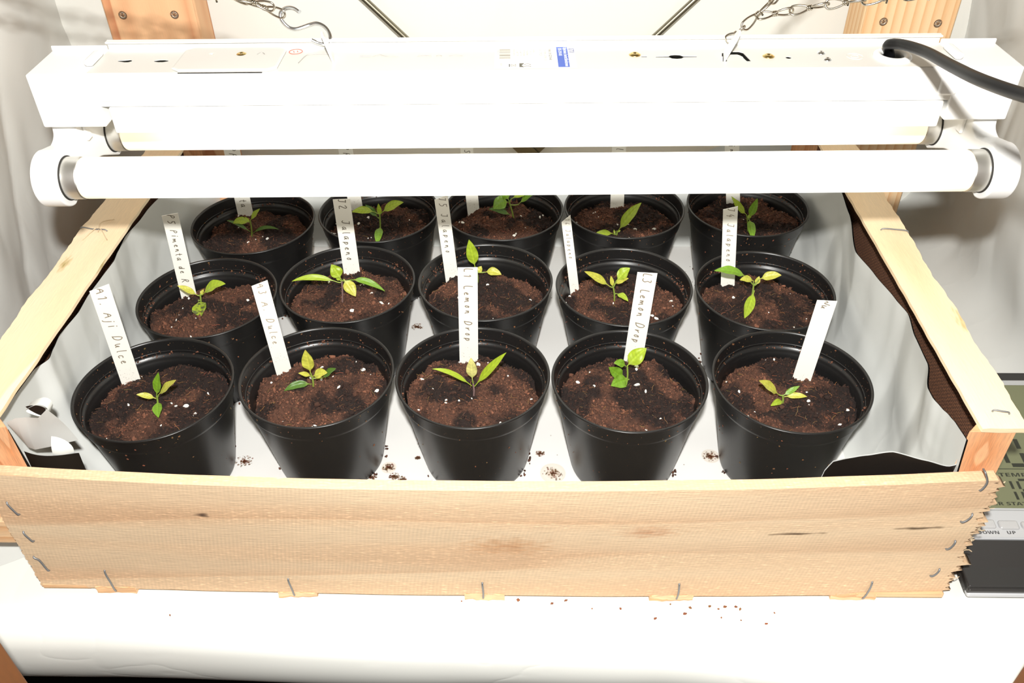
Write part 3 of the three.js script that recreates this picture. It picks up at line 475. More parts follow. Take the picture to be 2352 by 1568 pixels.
// the two tubes: glass, glowing less at the ends where the electrodes sit, and metal caps
const glowMap = dataTex(256, 4, (u) => { const e = Math.min(u, 1 - u); const k = sstep(0.004, 0.12, e); return [lerp(0.74, 1, k), lerp(0.70, 1, k), lerp(0.60, 0.97, k)]; }, true, THREE.ClampToEdgeWrapping);
const tubeGlass = std(lin(0.80, 0.69, 0.57), 0.25, { emissive: new THREE.Color(1, 1, 1), emissiveMap: glowMap, emissiveIntensity: TUBE_GLOW });
function fluorescent(label, y, z) {
  const P = LP(0, y, z), o = thing('fluorescent_tube', label, 'fluorescent tube', [P.x, P.y, P.z], 0, 'glowing tubes of the hanging lamp');
  o.rotation.copy(lampTurn);
  const R = 0.0131, L = 0.5640, pr = [];
  for (let i = 0; i <= 6; i++) { const t = (i / 6) * Math.PI / 2; pr.push(new THREE.Vector2(R - 0.003 + 0.003 * Math.sin(t), -L / 2 + 0.003 * (1 - Math.cos(t)))); }
  for (let i = 1; i < 12; i++) pr.push(new THREE.Vector2(R, lerp(-L / 2 + 0.003, L / 2 - 0.003, i / 12)));
  for (let i = 6; i >= 0; i--) { const t = (i / 6) * Math.PI / 2; pr.push(new THREE.Vector2(R - 0.003 + 0.003 * Math.sin(t), L / 2 - 0.003 * (1 - Math.cos(t)))); }
  const g = new THREE.LatheGeometry(pr, 48); g.rotateZ(-Math.PI / 2);
  { const p = g.attributes.position, uv = g.attributes.uv; for (let i = 0; i < p.count; i++) uv.setXY(i, p.getX(i) / L + 0.5, 0.5); }
  mesh('glass_tube', g, tubeGlass, o);
  for (const s of [-1, 1]) {
    const c = new THREE.LatheGeometry([[0.0005, 0.0142], [0.0105, 0.0142], [0.0126, 0.0128], [0.0129, 0.011], [0.0134, 0.0105], [0.0134, 0.0008], [0.0129, 0]].map((p) => new THREE.Vector2(...p)), 40);
    c.rotateZ(s > 0 ? -Math.PI / 2 : Math.PI / 2); c.translate(s * (L / 2 - 0.0015), 0, 0);
    mesh('metal_cap', c, M.cap, o);
  }
  for (const [dy, dz, rx, power] of [[-0.0145, 0, -Math.PI / 2, TUBE], [0, z > 0 ? 0.0145 : -0.0145, z > 0 ? Math.PI : 0, z > 0 ? TUBE_SIDE * 0.3 : TUBE_SIDE]]) {   // its light, just outside the glowing glass
    const l = new THREE.RectAreaLight(new THREE.Color(1.0, 0.95, 0.80), power, 0.5, 0.024); l.name = 'tube_light';
    l.position.copy(LP(0, y + dy, z + dz)); l.rotation.set(rx, 0, 0); scene.add(l);
  }
}
fluorescent('front glowing white fluorescent tube in full view across the picture', -0.0222, 0.041);
fluorescent('rear glowing white fluorescent tube half hidden by the lamp housing', -0.0262, -0.0345);

// steel s-hook through the left tab
{
  const d = [[688, 27.5, 0.547], [677, 20, 0.549], [663.6, 17.6, 0.551], [651, 22, 0.553], [644.5, 30.6, 0.554], [645, 41, 0.555], [653, 53.6, 0.556], [665, 63.5, 0.557], [679, 66.6, 0.557], [697, 62, 0.557], [712.6, 56.6, 0.557], [728, 53.6, 0.556], [743, 59, 0.555], [754, 70.4, 0.554], [759, 85.7, 0.553], [755.4, 97, 0.5525], [744.7, 101.5, 0.5515], [729.4, 98, 0.551], [715.6, 92, 0.550]];
  const pts = d.map(([x, y, k]) => seen(x, y, k + 0.004));
  const c = new THREE.CatmullRomCurve3(pts), g = new THREE.TubeGeometry(c, 120, 0.0013, 14, false);
  const caps = [0, 1].map((t) => { const e = new THREE.CircleGeometry(0.0013, 14), dir = c.getTangentAt(t).multiplyScalar(t ? 1 : -1); e.applyQuaternion(new THREE.Quaternion().setFromUnitVectors(V(0, 0, 1), dir)); const q = c.getPointAt(t); return e.translate(q.x, q.y, q.z); });
  tag(mesh('s_hook', [g, ...caps], M.zinc), 'shiny zinc s-hook hanging the lamp by its left tab', 'hook');
}
// measured point of the photograph at a known distance along the view
function seen(x, y, depth) { const f = 1984.74, d = V((x - 1176) / f, -(y - 784) / f, -1).multiplyScalar(depth); return d.applyQuaternion(camera.quaternion).add(camera.position); }

// knotted chain: each link is one wire with a long loop at either end, a quarter turn apart, tied in the middle
const linkGeo = (() => {
  const loop = (len, wid) => { const pts = []; const r = wid / 2, s = len - 2 * r; for (let i = 0; i <= 8; i++) { const a = -Math.PI / 2 + Math.PI * i / 8; pts.push(V(r + s * 0.55 + r * Math.cos(a) + s * 0.45, r * Math.sin(a) * 1, 0)); } pts.push(V(r + s * 0.5, r * 0.92, 0), V(r * 0.6, r * 0.45, 0), V(0, 0.0003, 0), V(0, -0.0003, 0), V(r * 0.6, -r * 0.45, 0), V(r + s * 0.5, -r * 0.92, 0)); return new THREE.TubeGeometry(new THREE.CatmullRomCurve3(pts, true), 64, 0.00072, 7, true); };
  const a = loop(0.0128, 0.0058), b = loop(0.0128, 0.0058); b.rotateY(Math.PI); b.rotateX(Math.PI / 2);
  const knots = [-0.0012, 0, 0.0012].map((x, k) => { const t = new THREE.TorusGeometry(0.0013, 0.00068, 6, 14, k === 1 ? 6.3 : 5.4); t.rotateY(Math.PI / 2 + 0.2 * (k - 1)); t.translate(x, 0, 0); return t; });
  const tailEnd = tube([[0.0012, 0.0013, 0], [0.0014, 0.0024, 0.0008], [0.0010, 0.0033, 0.0020]], 0.00066, 8, 6);
  return mergeGeometries([a, b, ...knots, tailEnd].map(plain));
})();
function chain(label, path, twist) {
  const o = thing('hanging_chain', label, 'chain');
  for (let i = 0; i + 1 < path.length; i++) {
    const a = path[i], b = path[i + 1], d = b.clone().sub(a), len = d.length();
    const m = mesh('chain_link', linkGeo, M.nickel, o);
    m.position.copy(a).lerp(b, 0.5);
    m.quaternion.setFromUnitVectors(V(1, 0, 0), d.normalize()).multiply(new THREE.Quaternion().setFromAxisAngle(V(1, 0, 0), twist + i * 0.35));
    m.scale.set(len / 0.0232, 1, 1);
  }
  return o;
}
const runOn = (pts, n, step) => { const k = pts.length; for (let i = 0; i < n; i++) pts.push(pts[k - 1].clone().addScaledVector(step, i + 1)); return pts; };
// right: up from the tab to the shelf above, its spare end running off to the right
{
  chain('knotted steel chain rising from the right tab of the lamp', runOn([seen(1672, 93, 0.553), seen(1709, 62, 0.552), seen(1772, 3, 0.549), seen(1826, -58, 0.545)], 6, V(0.013, 0.018, 0.004)), 0.9);
  chain('spare end of the right lamp chain trailing towards the right post', runOn([seen(1741, 37, 0.550), seen(1818, 25, 0.547), seen(1900, 10, 0.543), seen(1984, 1, 0.538)], 4, V(0.0225, 0.004, 0.006)), 0.5);
}
{
  chain('knotted steel chain pulling the s-hook up to the left', runOn([seen(650, 33, 0.5565), seen(568, 3, 0.556), seen(488, -22, 0.553)], 8, V(-0.021, 0.007, 0.006)), 0.35);
  chain('spare end of the left lamp chain lying along the taut one', runOn([seen(626, 17, 0.553), seen(545, -5, 0.550)], 8, V(-0.022, 0.004, 0.004)), 1.2);
}
// black mains cable leaving through the grommet towards the photographer
{
  const pts = [[0.2415, 0.318, -0.5345], [0.2412, 0.333, -0.5345], [0.2385, 0.3405, -0.5335], [0.2345, 0.3462, -0.5265], [0.2369, 0.3512, -0.512], [0.2372, 0.3578, -0.4821], [0.2312, 0.3669, -0.438], [0.2247, 0.3769, -0.3947], [0.2243, 0.3855, -0.357], [0.224, 0.396, -0.3216], [0.226, 0.41, -0.26], [0.245, 0.45, -0.15], [0.30, 0.56, -0.11], [0.34, 0.76, -0.13], [0.35, 1.04, -0.20]];
  tag(mesh('power_cable', tube(pts, 0.0031, 220, 16), M.rubber), 'thick black mains cable curving out of the lamp grommet', 'cable');
}

// ------------------------------------------------------------------ pots, soil, seedlings, labels
// millimetres: pot axis [x, z]; stem foot and top; label foot and top with width; leaves [base, tip, width, arch, tint]
const PLANTS = {
 A1: { at: [-273.2, -493.1], stem: [-272.0, 87.0, -484.6, -269.1, 100.1, -484.6], tag: [-307.0, 84.0, -524.1, -306.3, 171.9, -528.1, 14.7],
  leaves: [[-269.1, 101.9, -484.6, -263.0, 122.7, -487.6, 6.9, 0.0, 0], [-267.6, 102.7, -484.6, -248.6, 120.1, -481.6, 6.6, 0.7, 2], [-270.1, 99.2, -484.6, -282.2, 106.2, -481.6, 4.6, 1.0, 2], [-269.9, 96.5, -484.6, -265.5, 93.0, -470.1, 7.6, 0.7, 0]] },
 A3: { at: [-151.0, -504.5], stem: [-156.7, 87.0, -507.5, -155.9, 98.8, -507.5], tag: [-187.0, 91.0, -535.8, -190.9, 165.6, -539.8, 12.7],
  leaves: [[-156.6, 102.8, -507.5, -157.8, 123.6, -510.5, 9.5, 0.0, 2], [-157.1, 99.7, -507.5, -165.1, 105.2, -504.5, 3.7, 0.7, 2], [-155.5, 99.2, -507.5, -142.6, 105.2, -504.5, 8.5, 1.0, 2], [-148.3, 97.3, -507.5, -135.3, 109.5, -504.5, 6.4, 0.7, 4], [-157.5, 91.1, -507.5, -178.2, 90.0, -501.1, 6.8, 2.7, 4]] },
 L1: { at: [-30.6, -501.6], stem: [-30.5, 87.0, -498.6, -30.4, 97.4, -498.6], tag: [-35.7, 84.0, -545.5, -33.1, 170.5, -549.5, 15.4],
  leaves: [[-31.5, 94.7, -498.6, -60.8, 115.2, -495.6, 4.4, 4.0, 1], [-30.9, 101.0, -498.6, -31.2, 120.8, -501.6, 8.4, 0.0, 3], [-29.1, 94.7, -498.6, -4.3, 130.3, -495.6, 6.4, 1.3, 1]] },
 L3: { at: [89.2, -494.9], stem: [90.2, 87.0, -509.7, 89.4, 102.3, -509.7], tag: [99.2, 85.5, -541.2, 104.1, 166.1, -545.2, 15.3],
  leaves: [[89.0, 102.8, -509.7, 103.3, 118.4, -512.7, 12.2, 0.7, 1], [88.4, 102.8, -509.7, 78.2, 108.7, -506.7, 6.4, 1.7, 0], [87.9, 90.7, -509.7, 74.4, 104.8, -506.7, 9.9, -0.7, 0], [91.8, 88.0, -509.5, 76.0, 93.0, -498.1, 11.3, 0.7, 0]] },
 N: { at: [212.0, -491.1], stem: [205.5, 87.0, -481.0, 204.2, 96.1, -481.0], tag: [227.9, 84.0, -509.9, 233.4, 160.3, -513.9, 14.1],
  leaves: [[201.0, 97.0, -481.0, 182.3, 114.1, -478.0, 8.2, 1.0, 2], [205.4, 94.7, -481.0, 221.7, 97.1, -478.0, 4.9, 1.3, 2], [204.5, 96.1, -481.0, 216.5, 102.8, -484.0, 4.3, 0.3, 0], [205.6, 90.2, -481.0, 193.6, 93.0, -473.0, 5.0, 1.3, 1]] },
 P5: { at: [-263.6, -610.6], stem: [-274.6, 87.0, -615.2, -271.4, 102.1, -615.2], tag: [-291.3, 84.0, -636.1, -288.3, 168.0, -640.1, 13.4],
  leaves: [[-273.9, 101.2, -615.2, -287.7, 113.8, -612.2, 5.3, 1.1, 2], [-269.2, 102.1, -615.2, -245.8, 114.9, -612.2, 9.9, 3.4, 1], [-274.8, 96.0, -615.2, -266.3, 93.0, -593.8, 13.7, -1.1, 5], [-271.3, 101.2, -615.2, -268.4, 105.5, -618.2, 3.4, 0.0, 2]] },
 J2: { at: [-144.4, -628.2], stem: [-150.4, 87.0, -621.2, -147.7, 110.0, -621.2], tag: [-148.5, 84.0, -669.8, -148.7, 161.2, -673.8, 15.1],
  leaves: [[-151.3, 108.7, -621.2, -190.4, 112.4, -618.2, 5.7, 4.6, 1], [-139.6, 110.8, -621.2, -110.6, 100.3, -618.2, 6.1, 4.2, 0], [-148.2, 112.3, -621.2, -155.1, 125.4, -624.2, 11.0, 0.0, 1], [-145.6, 111.8, -621.2, -135.6, 99.8, -611.9, 10.6, 0.4, 2], [-149.1, 110.9, -621.2, -152.9, 111.7, -624.2, 3.0, 0.0, 1]] },
 J5: { at: [-22.8, -628.1], stem: [-30.7, 87.0, -652.5, -31.1, 97.1, -652.5], tag: [-55.2, 86.5, -663.0, -60.1, 165.3, -667.0, 12.1],
  leaves: [[-32.5, 101.4, -652.5, -37.0, 128.8, -655.5, 10.7, 0.0, 1], [-23.7, 95.6, -652.5, -8.6, 94.5, -649.5, 7.9, 2.0, 2], [-30.0, 95.2, -652.5, -26.7, 100.3, -655.5, 6.0, 0.0, 2]] },
 J6: { at: [98.5, -617.9], stem: [91.4, 87.0, -618.3, 89.6, 100.7, -618.3], tag: [57.4, 84.5, -642.0, 48.1, 154.5, -646.0, 8.3],
  leaves: [[86.1, 102.2, -618.3, 63.0, 120.3, -615.3, 6.9, 1.1, 2], [91.7, 107.7, -618.3, 103.1, 119.1, -621.3, 10.2, 0.8, 1], [90.1, 104.5, -618.3, 101.8, 112.3, -615.3, 5.3, 0.8, 2], [88.8, 102.2, -618.3, 87.0, 111.2, -621.3, 3.8, 0.0, 2], [92.5, 94.1, -618.3, 102.0, 93.0, -607.9, 5.8, 1.5, 1]] },
 J4: { at: [219.4, -609.2], stem: [209.3, 87.0, -609.5, 209.5, 107.1, -609.5], tag: [196.0, 84.0, -637.8, 187.6, 165.2, -641.8, 12.2],
  leaves: [[202.4, 115.9, -609.5, 172.3, 124.8, -606.5, 9.0, 3.0, 0], [208.7, 111.7, -609.5, 195.6, 114.9, -606.5, 6.4, 1.5, 2], [213.3, 113.4, -609.5, 230.6, 119.2, -606.5, 7.9, 1.5, 2], [211.6, 108.0, -609.5, 213.8, 114.5, -612.5, 4.5, 0.0, 2], [211.1, 101.5, -609.5, 197.6, 93.0, -581.2, 8.7, -1.9, 1]] },
 b1: { at: [-251.5, -735.0], stem: [-256.5, 87.0, -734.5, -254.5, 101.0, -734.5], tag: [-270.1, 84.0, -770.7, -270.1, 163.2, -774.7, 15.2],
  leaves: [[-255.1, 102.4, -734.5, -270.8, 103.5, -731.5, 7.7, 2.6, 1], [-254.2, 104.9, -734.5, -243.3, 116.1, -737.5, 5.5, 0.4, 1], [-256.8, 92.0, -734.5, -276.4, 107.1, -731.5, 3.9, 2.1, 4], [-255.5, 89.5, -734.5, -227.1, 95.9, -731.5, 3.9, 4.7, 4], [-255.3, 103.4, -734.5, -259.5, 107.1, -737.5, 2.6, 0.0, 1]] },
 b2: { at: [-130.5, -752.0], stem: [-128.8, 87.0, -730.9, -126.5, 111.7, -730.9], tag: [-159.5, 84.0, -785.8, -163.9, 185.2, -789.8, 14.0],
  leaves: [[-130.9, 114.2, -730.9, -152.6, 116.3, -727.9, 7.6, 2.1, 1], [-128.6, 107.8, -730.9, -139.8, 120.8, -733.9, 6.4, 0.8, 4], [-126.3, 109.7, -730.9, -127.0, 122.0, -733.9, 4.7, 0.0, 1], [-124.2, 113.6, -730.9, -101.7, 126.2, -727.9, 8.9, 2.1, 1], [-127.1, 98.5, -730.9, -128.3, 93.0, -706.0, 8.1, 0.9, 0]] },
 b3: { at: [-6.5, -752.0], stem: [3.6, 87.0, -758.6, -0.5, 106.7, -758.6], tag: [-37.6, 84.0, -778.7, -43.7, 186.5, -782.7, 12.6],
  leaves: [[-1.4, 107.2, -758.6, -16.7, 101.2, -755.6, 14.8, 2.6, 0], [-0.9, 109.1, -758.6, -8.9, 124.7, -761.6, 10.0, 0.0, 0], [0.8, 110.1, -758.6, 29.6, 125.9, -755.6, 10.0, 2.2, 1], [8.1, 104.0, -758.6, 31.8, 124.9, -755.6, 8.7, 2.2, 0], [1.0, 90.1, -758.6, -21.5, 101.3, -755.6, 6.2, 2.2, 4]] },
 b4: { at: [113.6, -752.0], stem: [103.5, 87.0, -722.0, 103.9, 93.0, -722.0], tag: [110.3, 84.0, -777.9, 107.2, 184.5, -781.9, 13.9],
  leaves: [[104.7, 93.9, -722.0, 125.8, 123.7, -725.0, 10.6, 1.7, 1], [101.6, 89.0, -722.0, 75.6, 90.0, -710.9, 6.8, 4.7, 1], [102.0, 90.5, -722.0, 101.2, 94.1, -725.0, 2.1, 0.0, 1], [104.8, 93.0, -722.0, 107.6, 93.5, -725.0, 2.1, 0.0, 1]] },
 b5: { at: [236.2, -752.0], stem: [234.3, 87.0, -728.8, 230.9, 102.9, -728.8], tag: [231.5, 84.0, -783.2, 216.2, 180.4, -787.2, 14.0],
  leaves: [[229.9, 106.3, -728.8, 212.8, 125.2, -731.8, 7.6, -1.3, 1], [233.0, 102.9, -728.8, 238.5, 122.7, -731.8, 7.6, -0.8, 0], [231.6, 100.9, -728.8, 235.7, 107.4, -731.8, 3.4, 0.0, 1], [233.2, 101.4, -728.8, 231.8, 93.0, -702.1, 8.1, 2.1, 0]] },
};

const POT_H = 0.091, BASE = 0.0130;
const potGeo = (() => {
  const P = [[0.0005, 0.0002], [0.040, 0.0002], [0.0425, 0.0012], [0.0432, 0.004], [0.0555, 0.0735], [0.0568, 0.0755], [0.0572, 0.0775], [0.0594, 0.0893], [0.0600, 0.0902], [0.0600, 0.0908], [0.0594, 0.0910], [0.0584, 0.0907], [0.0580, 0.0893], [0.0566, 0.0790], [0.0556, 0.0775], [0.0546, 0.0768], [0.0541, 0.0752], [0.0534, 0.0730], [0.0528, 0.0722], [0.0520, 0.0690], [0.0410, 0.006], [0.0395, 0.003], [0.0005, 0.003]];
  const g = new THREE.LatheGeometry(P.map((p) => new THREE.Vector2(...p)), 120);
  return g;
})();
const rimGeo = (() => { const g = new THREE.TorusGeometry(0.0594, 0.0011, 10, 140); g.rotateX(Math.PI / 2); g.scale(1, 0.8, 1); return g; })();
const ridgeGeo = (() => { const g = mergeGeometries([0.0567, 0.0552].map((r, k) => { const t = new THREE.TorusGeometry(r, 0.00062, 6, 120); t.rotateX(Math.PI / 2); t.translate(0, k ? 0.0765 : 0.0805, 0); return t; })); return g; })();
const smooth = (g) => { g.deleteAttribute('normal'); g.deleteAttribute('uv'); return mergeVertices(g, 1e-4); };
// worm-turned crumbs, shreds of fibre and flakes
const crumbGeo = (() => { const g = smooth(new THREE.IcosahedronGeometry(1, 1)), p = g.attributes.position; for (let i = 0; i < p.count; i++) { const v = V(p.getX(i), p.getY(i), p.getZ(i)), k = 0.78 + 0.55 * N3(v.x * 1.7, v.y * 1.7, v.z * 1.7); p.setXYZ(i, v.x * k, v.y * k * 0.8, v.z * k); } g.computeVertexNormals(); return g; })();
const pearlGeo = (() => { const g = smooth(new THREE.IcosahedronGeometry(1, 2)), p = g.attributes.position; for (let i = 0; i < p.count; i++) { const v = V(p.getX(i), p.getY(i), p.getZ(i)), k = 0.9 + 0.35 * N3(v.x * 1.3 + 4, v.y * 1.3, v.z * 1.3); p.setXYZ(i, v.x * k, v.y * k * 0.8, v.z * k); } g.computeVertexNormals(); return g; })();
const fibreGeo = tube([[-1, 0, 0], [-0.3, 0.16, 0.1], [0.35, 0.1, -0.12], [1, 0.22, 0.1]], 0.055, 8, 4);
const mSoil = new THREE.MeshStandardMaterial({ vertexColors: true, roughness: 0.95 });
const mCrumb = new THREE.MeshStandardMaterial({ color: 0xffffff, roughness: 0.95 });
const mPearl = new THREE.MeshStandardMaterial({ color: lin(0.80, 0.78, 0.72), roughness: 0.8 });
function scatter(name, geo, mat, list, parent) {                    // list of [position, scale, quaternion, colour]
  const o = new THREE.InstancedMesh(geo, mat, list.length), m = new THREE.Matrix4();
  list.forEach(([p, s, q, c], i) => { m.compose(p, q, typeof s === 'number' ? V(s, s, s) : s); o.setMatrixAt(i, m); if (c) o.setColorAt(i, c); });
  o.name = name; o.userData.kind = 'stuff'; parent.add(o); return o;
}
const anyTurn = (r) => new THREE.Quaternion().setFromEuler(new THREE.Euler(r() * 6.3, r() * 6.3, r() * 6.3));
// soil tint: damp patches are darker than dry crumbly ones
const wetAt = (x, z, s, bias) => sstep(-0.16, 0.20, fbm(x * 26, z * 26, s, 3) + bias);
const soilTint = (wet, r) => { const k = 0.45 + 1.0 * r; return lin(lerp(0.165, 0.027, wet) * k, lerp(0.066, 0.0100, wet) * k, lerp(0.037, 0.0058, wet) * k); };

// handwriting: strokes in a box one cap high; a drawn letter is a list of strokes [x, y, x, y, ...]
const PEN = {
  A: [.62, [0, 0, .3, 1, .6, 0], [.12, .36, .5, .38]], D: [.62, [.08, 0, .08, 1, .45, .9, .58, .5, .42, .08, .05, 0]], J: [.5, [.1, 1, .5, 1, .36, .98, .36, .2, .2, 0, .02, .16]], L: [.5, [.1, 1, .06, .02, .48, .04]], N: [.64, [.05, 0, .1, 1, .5, .05, .58, 1]], P: [.55, [.06, 0, .1, .98, .46, .92, .48, .6, .1, .48]], R: [.58, [.06, 0, .1, .98, .46, .9, .42, .58, .12, .5, .55, 0]], G: [.6, [.52, .85, .25, 1, .04, .5, .25, 0, .52, .2, .5, .46, .3, .46]], S: [.5, [.46, .86, .2, 1, .1, .72, .42, .36, .3, .02, .02, .12]],
  1: [.34, [.02, .68, .2, 1, .2, 0]], 2: [.5, [.04, .74, .22, 1, .44, .74, .04, .02, .5, .04]], 3: [.48, [.06, .92, .36, .96, .18, .56, .42, .3, .24, 0, .02, .1]], 4: [.5, [.22, 1, .04, .4, .48, .42], [.36, .66, .34, -.06]], 5: [.48, [.1, .98, .08, .56, .36, .58, .4, .14, .06, 0], [.1, .98, .44, 1]], 6: [.46, [.36, 1, .08, .42, .16, .02, .42, .18, .28, .44, .08, .3]],
  a: [.48, [.4, .5, .14, .54, .06, .1, .26, .04, .4, .46, .4, .04, .48, .06]], c: [.4, [.38, .46, .16, .54, .06, .2, .2, 0, .4, .1]], d: [.48, [.4, .46, .12, .5, .06, .1, .26, .02, .42, .5, .42, 1, .42, .02]], e: [.42, [.06, .26, .36, .32, .28, .54, .08, .4, .12, .04, .4, .08]], i: [.2, [.1, .52, .1, .02], [.12, .76, .13, .8]], j: [.26, [.14, .52, .12, -.24, -.04, -.34], [.16, .76, .17, .8]], l: [.22, [.1, 1, .08, .1, .2, .02]], m: [.68, [.05, .5, .07, 0, .1, .38, .24, .52, .3, .04, .36, .42, .5, .52, .56, .04, .64, .04]], n: [.46, [.05, .5, .07, 0, .12, .4, .28, .54, .36, .04, .44, .04]], o: [.42, [.2, .54, .05, .26, .2, .0, .37, .26, .2, .54, .34, .5]], p: [.46, [.06, .54, .04, -.42, .08, .46, .3, .54, .38, .24, .1, .02]], r: [.34, [.05, .5, .06, 0, .1, .38, .32, .52]], t: [.3, [.14, .9, .12, .08, .28, .02], [.0, .58, .28, .6]], u: [.46, [.05, .52, .08, .08, .26, .02, .38, .5, .38, .04, .46, .04]], v: [.4, [.03, .52, .18, .02, .38, .54]], z: [.4, [.04, .5, .36, .52, .05, .02, .38, .02]], '.': [.2, [.08, .02, .1, .05]], ' ': [.3],
};
function write(c, text, x, y, size, r, gap) {                            // along +x from (x, y), y being the baseline
  for (const ch of text) {
    const [adv, ...strokes] = PEN[ch] ?? PEN[' '], s = size * (0.92 + 0.16 * r()), tilt = 0.10 + 0.08 * r(), dy = (r() - 0.5) * size * 0.1;
    for (const st of strokes) {
      const pts = []; for (let i = 0; i < st.length; i += 2) pts.push([x + (st[i] + tilt * st[i + 1]) * s, y + dy - st[i + 1] * s]);
      c.beginPath(); c.moveTo(...pts[0]);
      for (let i = 1; i < pts.length - 1; i++) { const m = [(pts[i][0] + pts[i + 1][0]) / 2, (pts[i][1] + pts[i + 1][1]) / 2]; c.quadraticCurveTo(...pts[i], ...m); }
      c.lineTo(...pts[pts.length - 1]); c.stroke();
    }
    x += (adv + 0.13 + gap) * s;
  }
}
const INFO = {
  A1: { text: 'A1. Aji Dulce', tx: 0.05, row: 'at the left end of the front row', look: 'front-left corner pot', cut: 0.0035, bias: 0.12, lean: [0.03, 0.0], size: 0.62, ink: 0.50 },
  A3: { text: 'A3 A. Dulce', row: 'second from the left in the front row', cut: 0.003, bias: -0.16, size: 0.60, ink: 0.66 },
  L1: { text: 'L1 Lemon Drop', row: 'in the middle of the front row', cut: 0, bias: -0.04, size: 0.55, ink: 0.42 },
  L3: { text: 'L3 Lemon Drop', row: 'second from the right in the front row', cut: 0.0006, bias: 0.08, size: 0.60, ink: 0.42 },
  N: { text: 'Nu', row: 'at the right end of the front row', cut: 0.002, bias: 0.14, size: 0.52, ink: 0.45 },
  P5: { text: 'P5 Pimenta de R', row: 'at the left end of the middle row', cut: 0.0012, bias: -0.06, size: 0.54, ink: 0.30 },
  J2: { text: 'J2  Jalapeno', row: 'second from the left in the middle row', cut: -0.0005, bias: -0.05, size: 0.58, ink: 0.34 },
  J5: { text: 'J5 Jalapeno', row: 'in the middle of the middle row', cut: 0.0035, bias: 0.2, size: 0.62, ink: 0.34 },
  J6: { text: 'J6 Jalapeno', row: 'second from the right in the middle row', cut: 0.006, bias: 0.12, size: 0.66, ink: 0.36 },
  J4: { text: 'J4 Jalapeno', row: 'at the right end of the middle row', cut: 0.0028, bias: 0.14, size: 0.60, ink: 0.40 },
  b1: { text: 'PP. Aji Pinta', row: 'at the left end of the back row', cut: 0.001, bias: 0.06, size: 0.58, ink: 0.26 },
  b2: { text: 'RG. PPR. Dorit', row: 'second from the left in the back row', cut: 0.001, bias: 0.05, size: 0.58, ink: 0.26 },
  b3: { text: 'G2 RG.S Padron', row: 'in the middle of the back row', cut: 0.001, bias: 0.0, size: 0.58, ink: 0.26 },
  b4: { text: 'A2 Dulce na', row: 'second from the right in the back row', cut: 0.001, bias: 0.05, size: 0.58, ink: 0.26 },
  b5: { text: 'J1 Prima ura', row: 'at the right end of the back row', cut: 0.001, bias: 0.1, size: 0.58, ink: 0.26 },
};
const LEAF = [[0.185, 0.36, 0.020], [0.38, 0.51, 0.030], [0.56, 0.55, 0.075], [0.66, 0.63, 0.22], [0.085, 0.19, 0.018], [0.34, 0.46, 0.02]];
const mLeaf = new THREE.MeshPhysicalMaterial({ vertexColors: true, roughness: 0.45, side: THREE.DoubleSide, transmission: 0.3, thickness: 0 });
const mStem = new THREE.MeshStandardMaterial({ color: lin(0.22, 0.30, 0.05), roughness: 0.5 });
const mStemPurple = new THREE.MeshStandardMaterial({ color: lin(0.22, 0.14, 0.13), roughness: 0.5 });
const eye = camera.position;
function leafGeo(b, t, w, arch, tint, seed) {
  const r = rng(seed), len = b.distanceTo(t), mid = b.clone().lerp(t, 0.5).add(V(0, 1, 0).multiplyScalar(arch * 2)), curve = new THREE.QuadraticBezierCurve3(b, mid, t);
  const nu = 10, nv = 22, pos = [], col = [], idx = [], c0 = LEAF[tint], pet = len > 0.012 ? 0.12 : 0.05;
  const P = V(), T = V(), W = V(), Nn = V(), face = V(0, 0.62, 0.40 + 0.3 * (r() - 0.5)).normalize(), skew = (r() - 0.5) * 0.3;
  for (let j = 0; j <= nv; j++) {
    const s = j / nv; curve.getPoint(s, P); curve.getTangent(s, T);
    const f = clamp((s - pet) / (1 - pet)), half = Math.max(0.00035, 0.5 * w * Math.pow(Math.sin(Math.PI * Math.pow(f, 0.78)), 0.85) * (1.03 - 0.1 * f)) * (j === nv ? 0.12 : 1);
    W.crossVectors(T, face).normalize(); Nn.crossVectors(W, T).normalize();
    for (let i = 0; i <= nu; i++) {
      const a = (i / nu) * 2 - 1, fold = Math.abs(a) * half * (0.24 + 0.08 * skew) - 0.05 * half * Math.cos(a * 9 + 0), wave = 0.10 * half * Math.sin(s * 15 + a * 2 + seed) * Math.abs(a);
      const q = P.clone().addScaledVector(W, a * half).addScaledVector(Nn, fold * sstep(0, 0.3, f) + wave);
      pos.push(q.x, q.y, q.z);
      const vein = Math.abs(a) < 0.12 ? 1.18 : 1, side = 1 + 0.10 * Math.sin((s - Math.abs(a) * 0.12) * 46), rib = 0.93 + 0.14 * r();
      let k = vein * side * rib; let cc = [c0[0] * k, c0[1] * k, c0[2] * k];
      if (s < pet + 0.08) cc = [lerp(cc[0], 0.28, 0.4), lerp(cc[1], 0.36, 0.4), lerp(cc[2], 0.05, 0.4)];
      if (tint === 2 && f > 0.9) cc[1] *= 0.86;
      if (tint === 5) { const sp = N3(q.x * 420, q.y * 420, q.z * 420); if (sp > 0.12) cc = [0.07, 0.09, 0.03]; }
      col.push(...cc);
    }
  }
  for (let j = 0; j < nv; j++) for (let i = 0; i < nu; i++) { const a = j * (nu + 1) + i, d = a + nu + 1; idx.push(a, a + 1, d, a + 1, d + 1, d); }
  const g = new THREE.BufferGeometry(); g.setAttribute('position', new THREE.Float32BufferAttribute(pos, 3)); g.setAttribute('color', new THREE.Float32BufferAttribute(col, 3)); g.setAttribute('uv', new THREE.Float32BufferAttribute(new Float32Array(pos.length / 3 * 2), 2)); g.setIndex(idx); g.computeVertexNormals();
  return g;
}

const potProto = new THREE.Group();
mesh('pot_wall', potGeo, M.pot, potProto); { const rm = mesh('rim', rimGeo, M.pot, potProto); rm.position.y = 0.0903; } mesh('inner_ridge', ridgeGeo, M.pot, potProto);

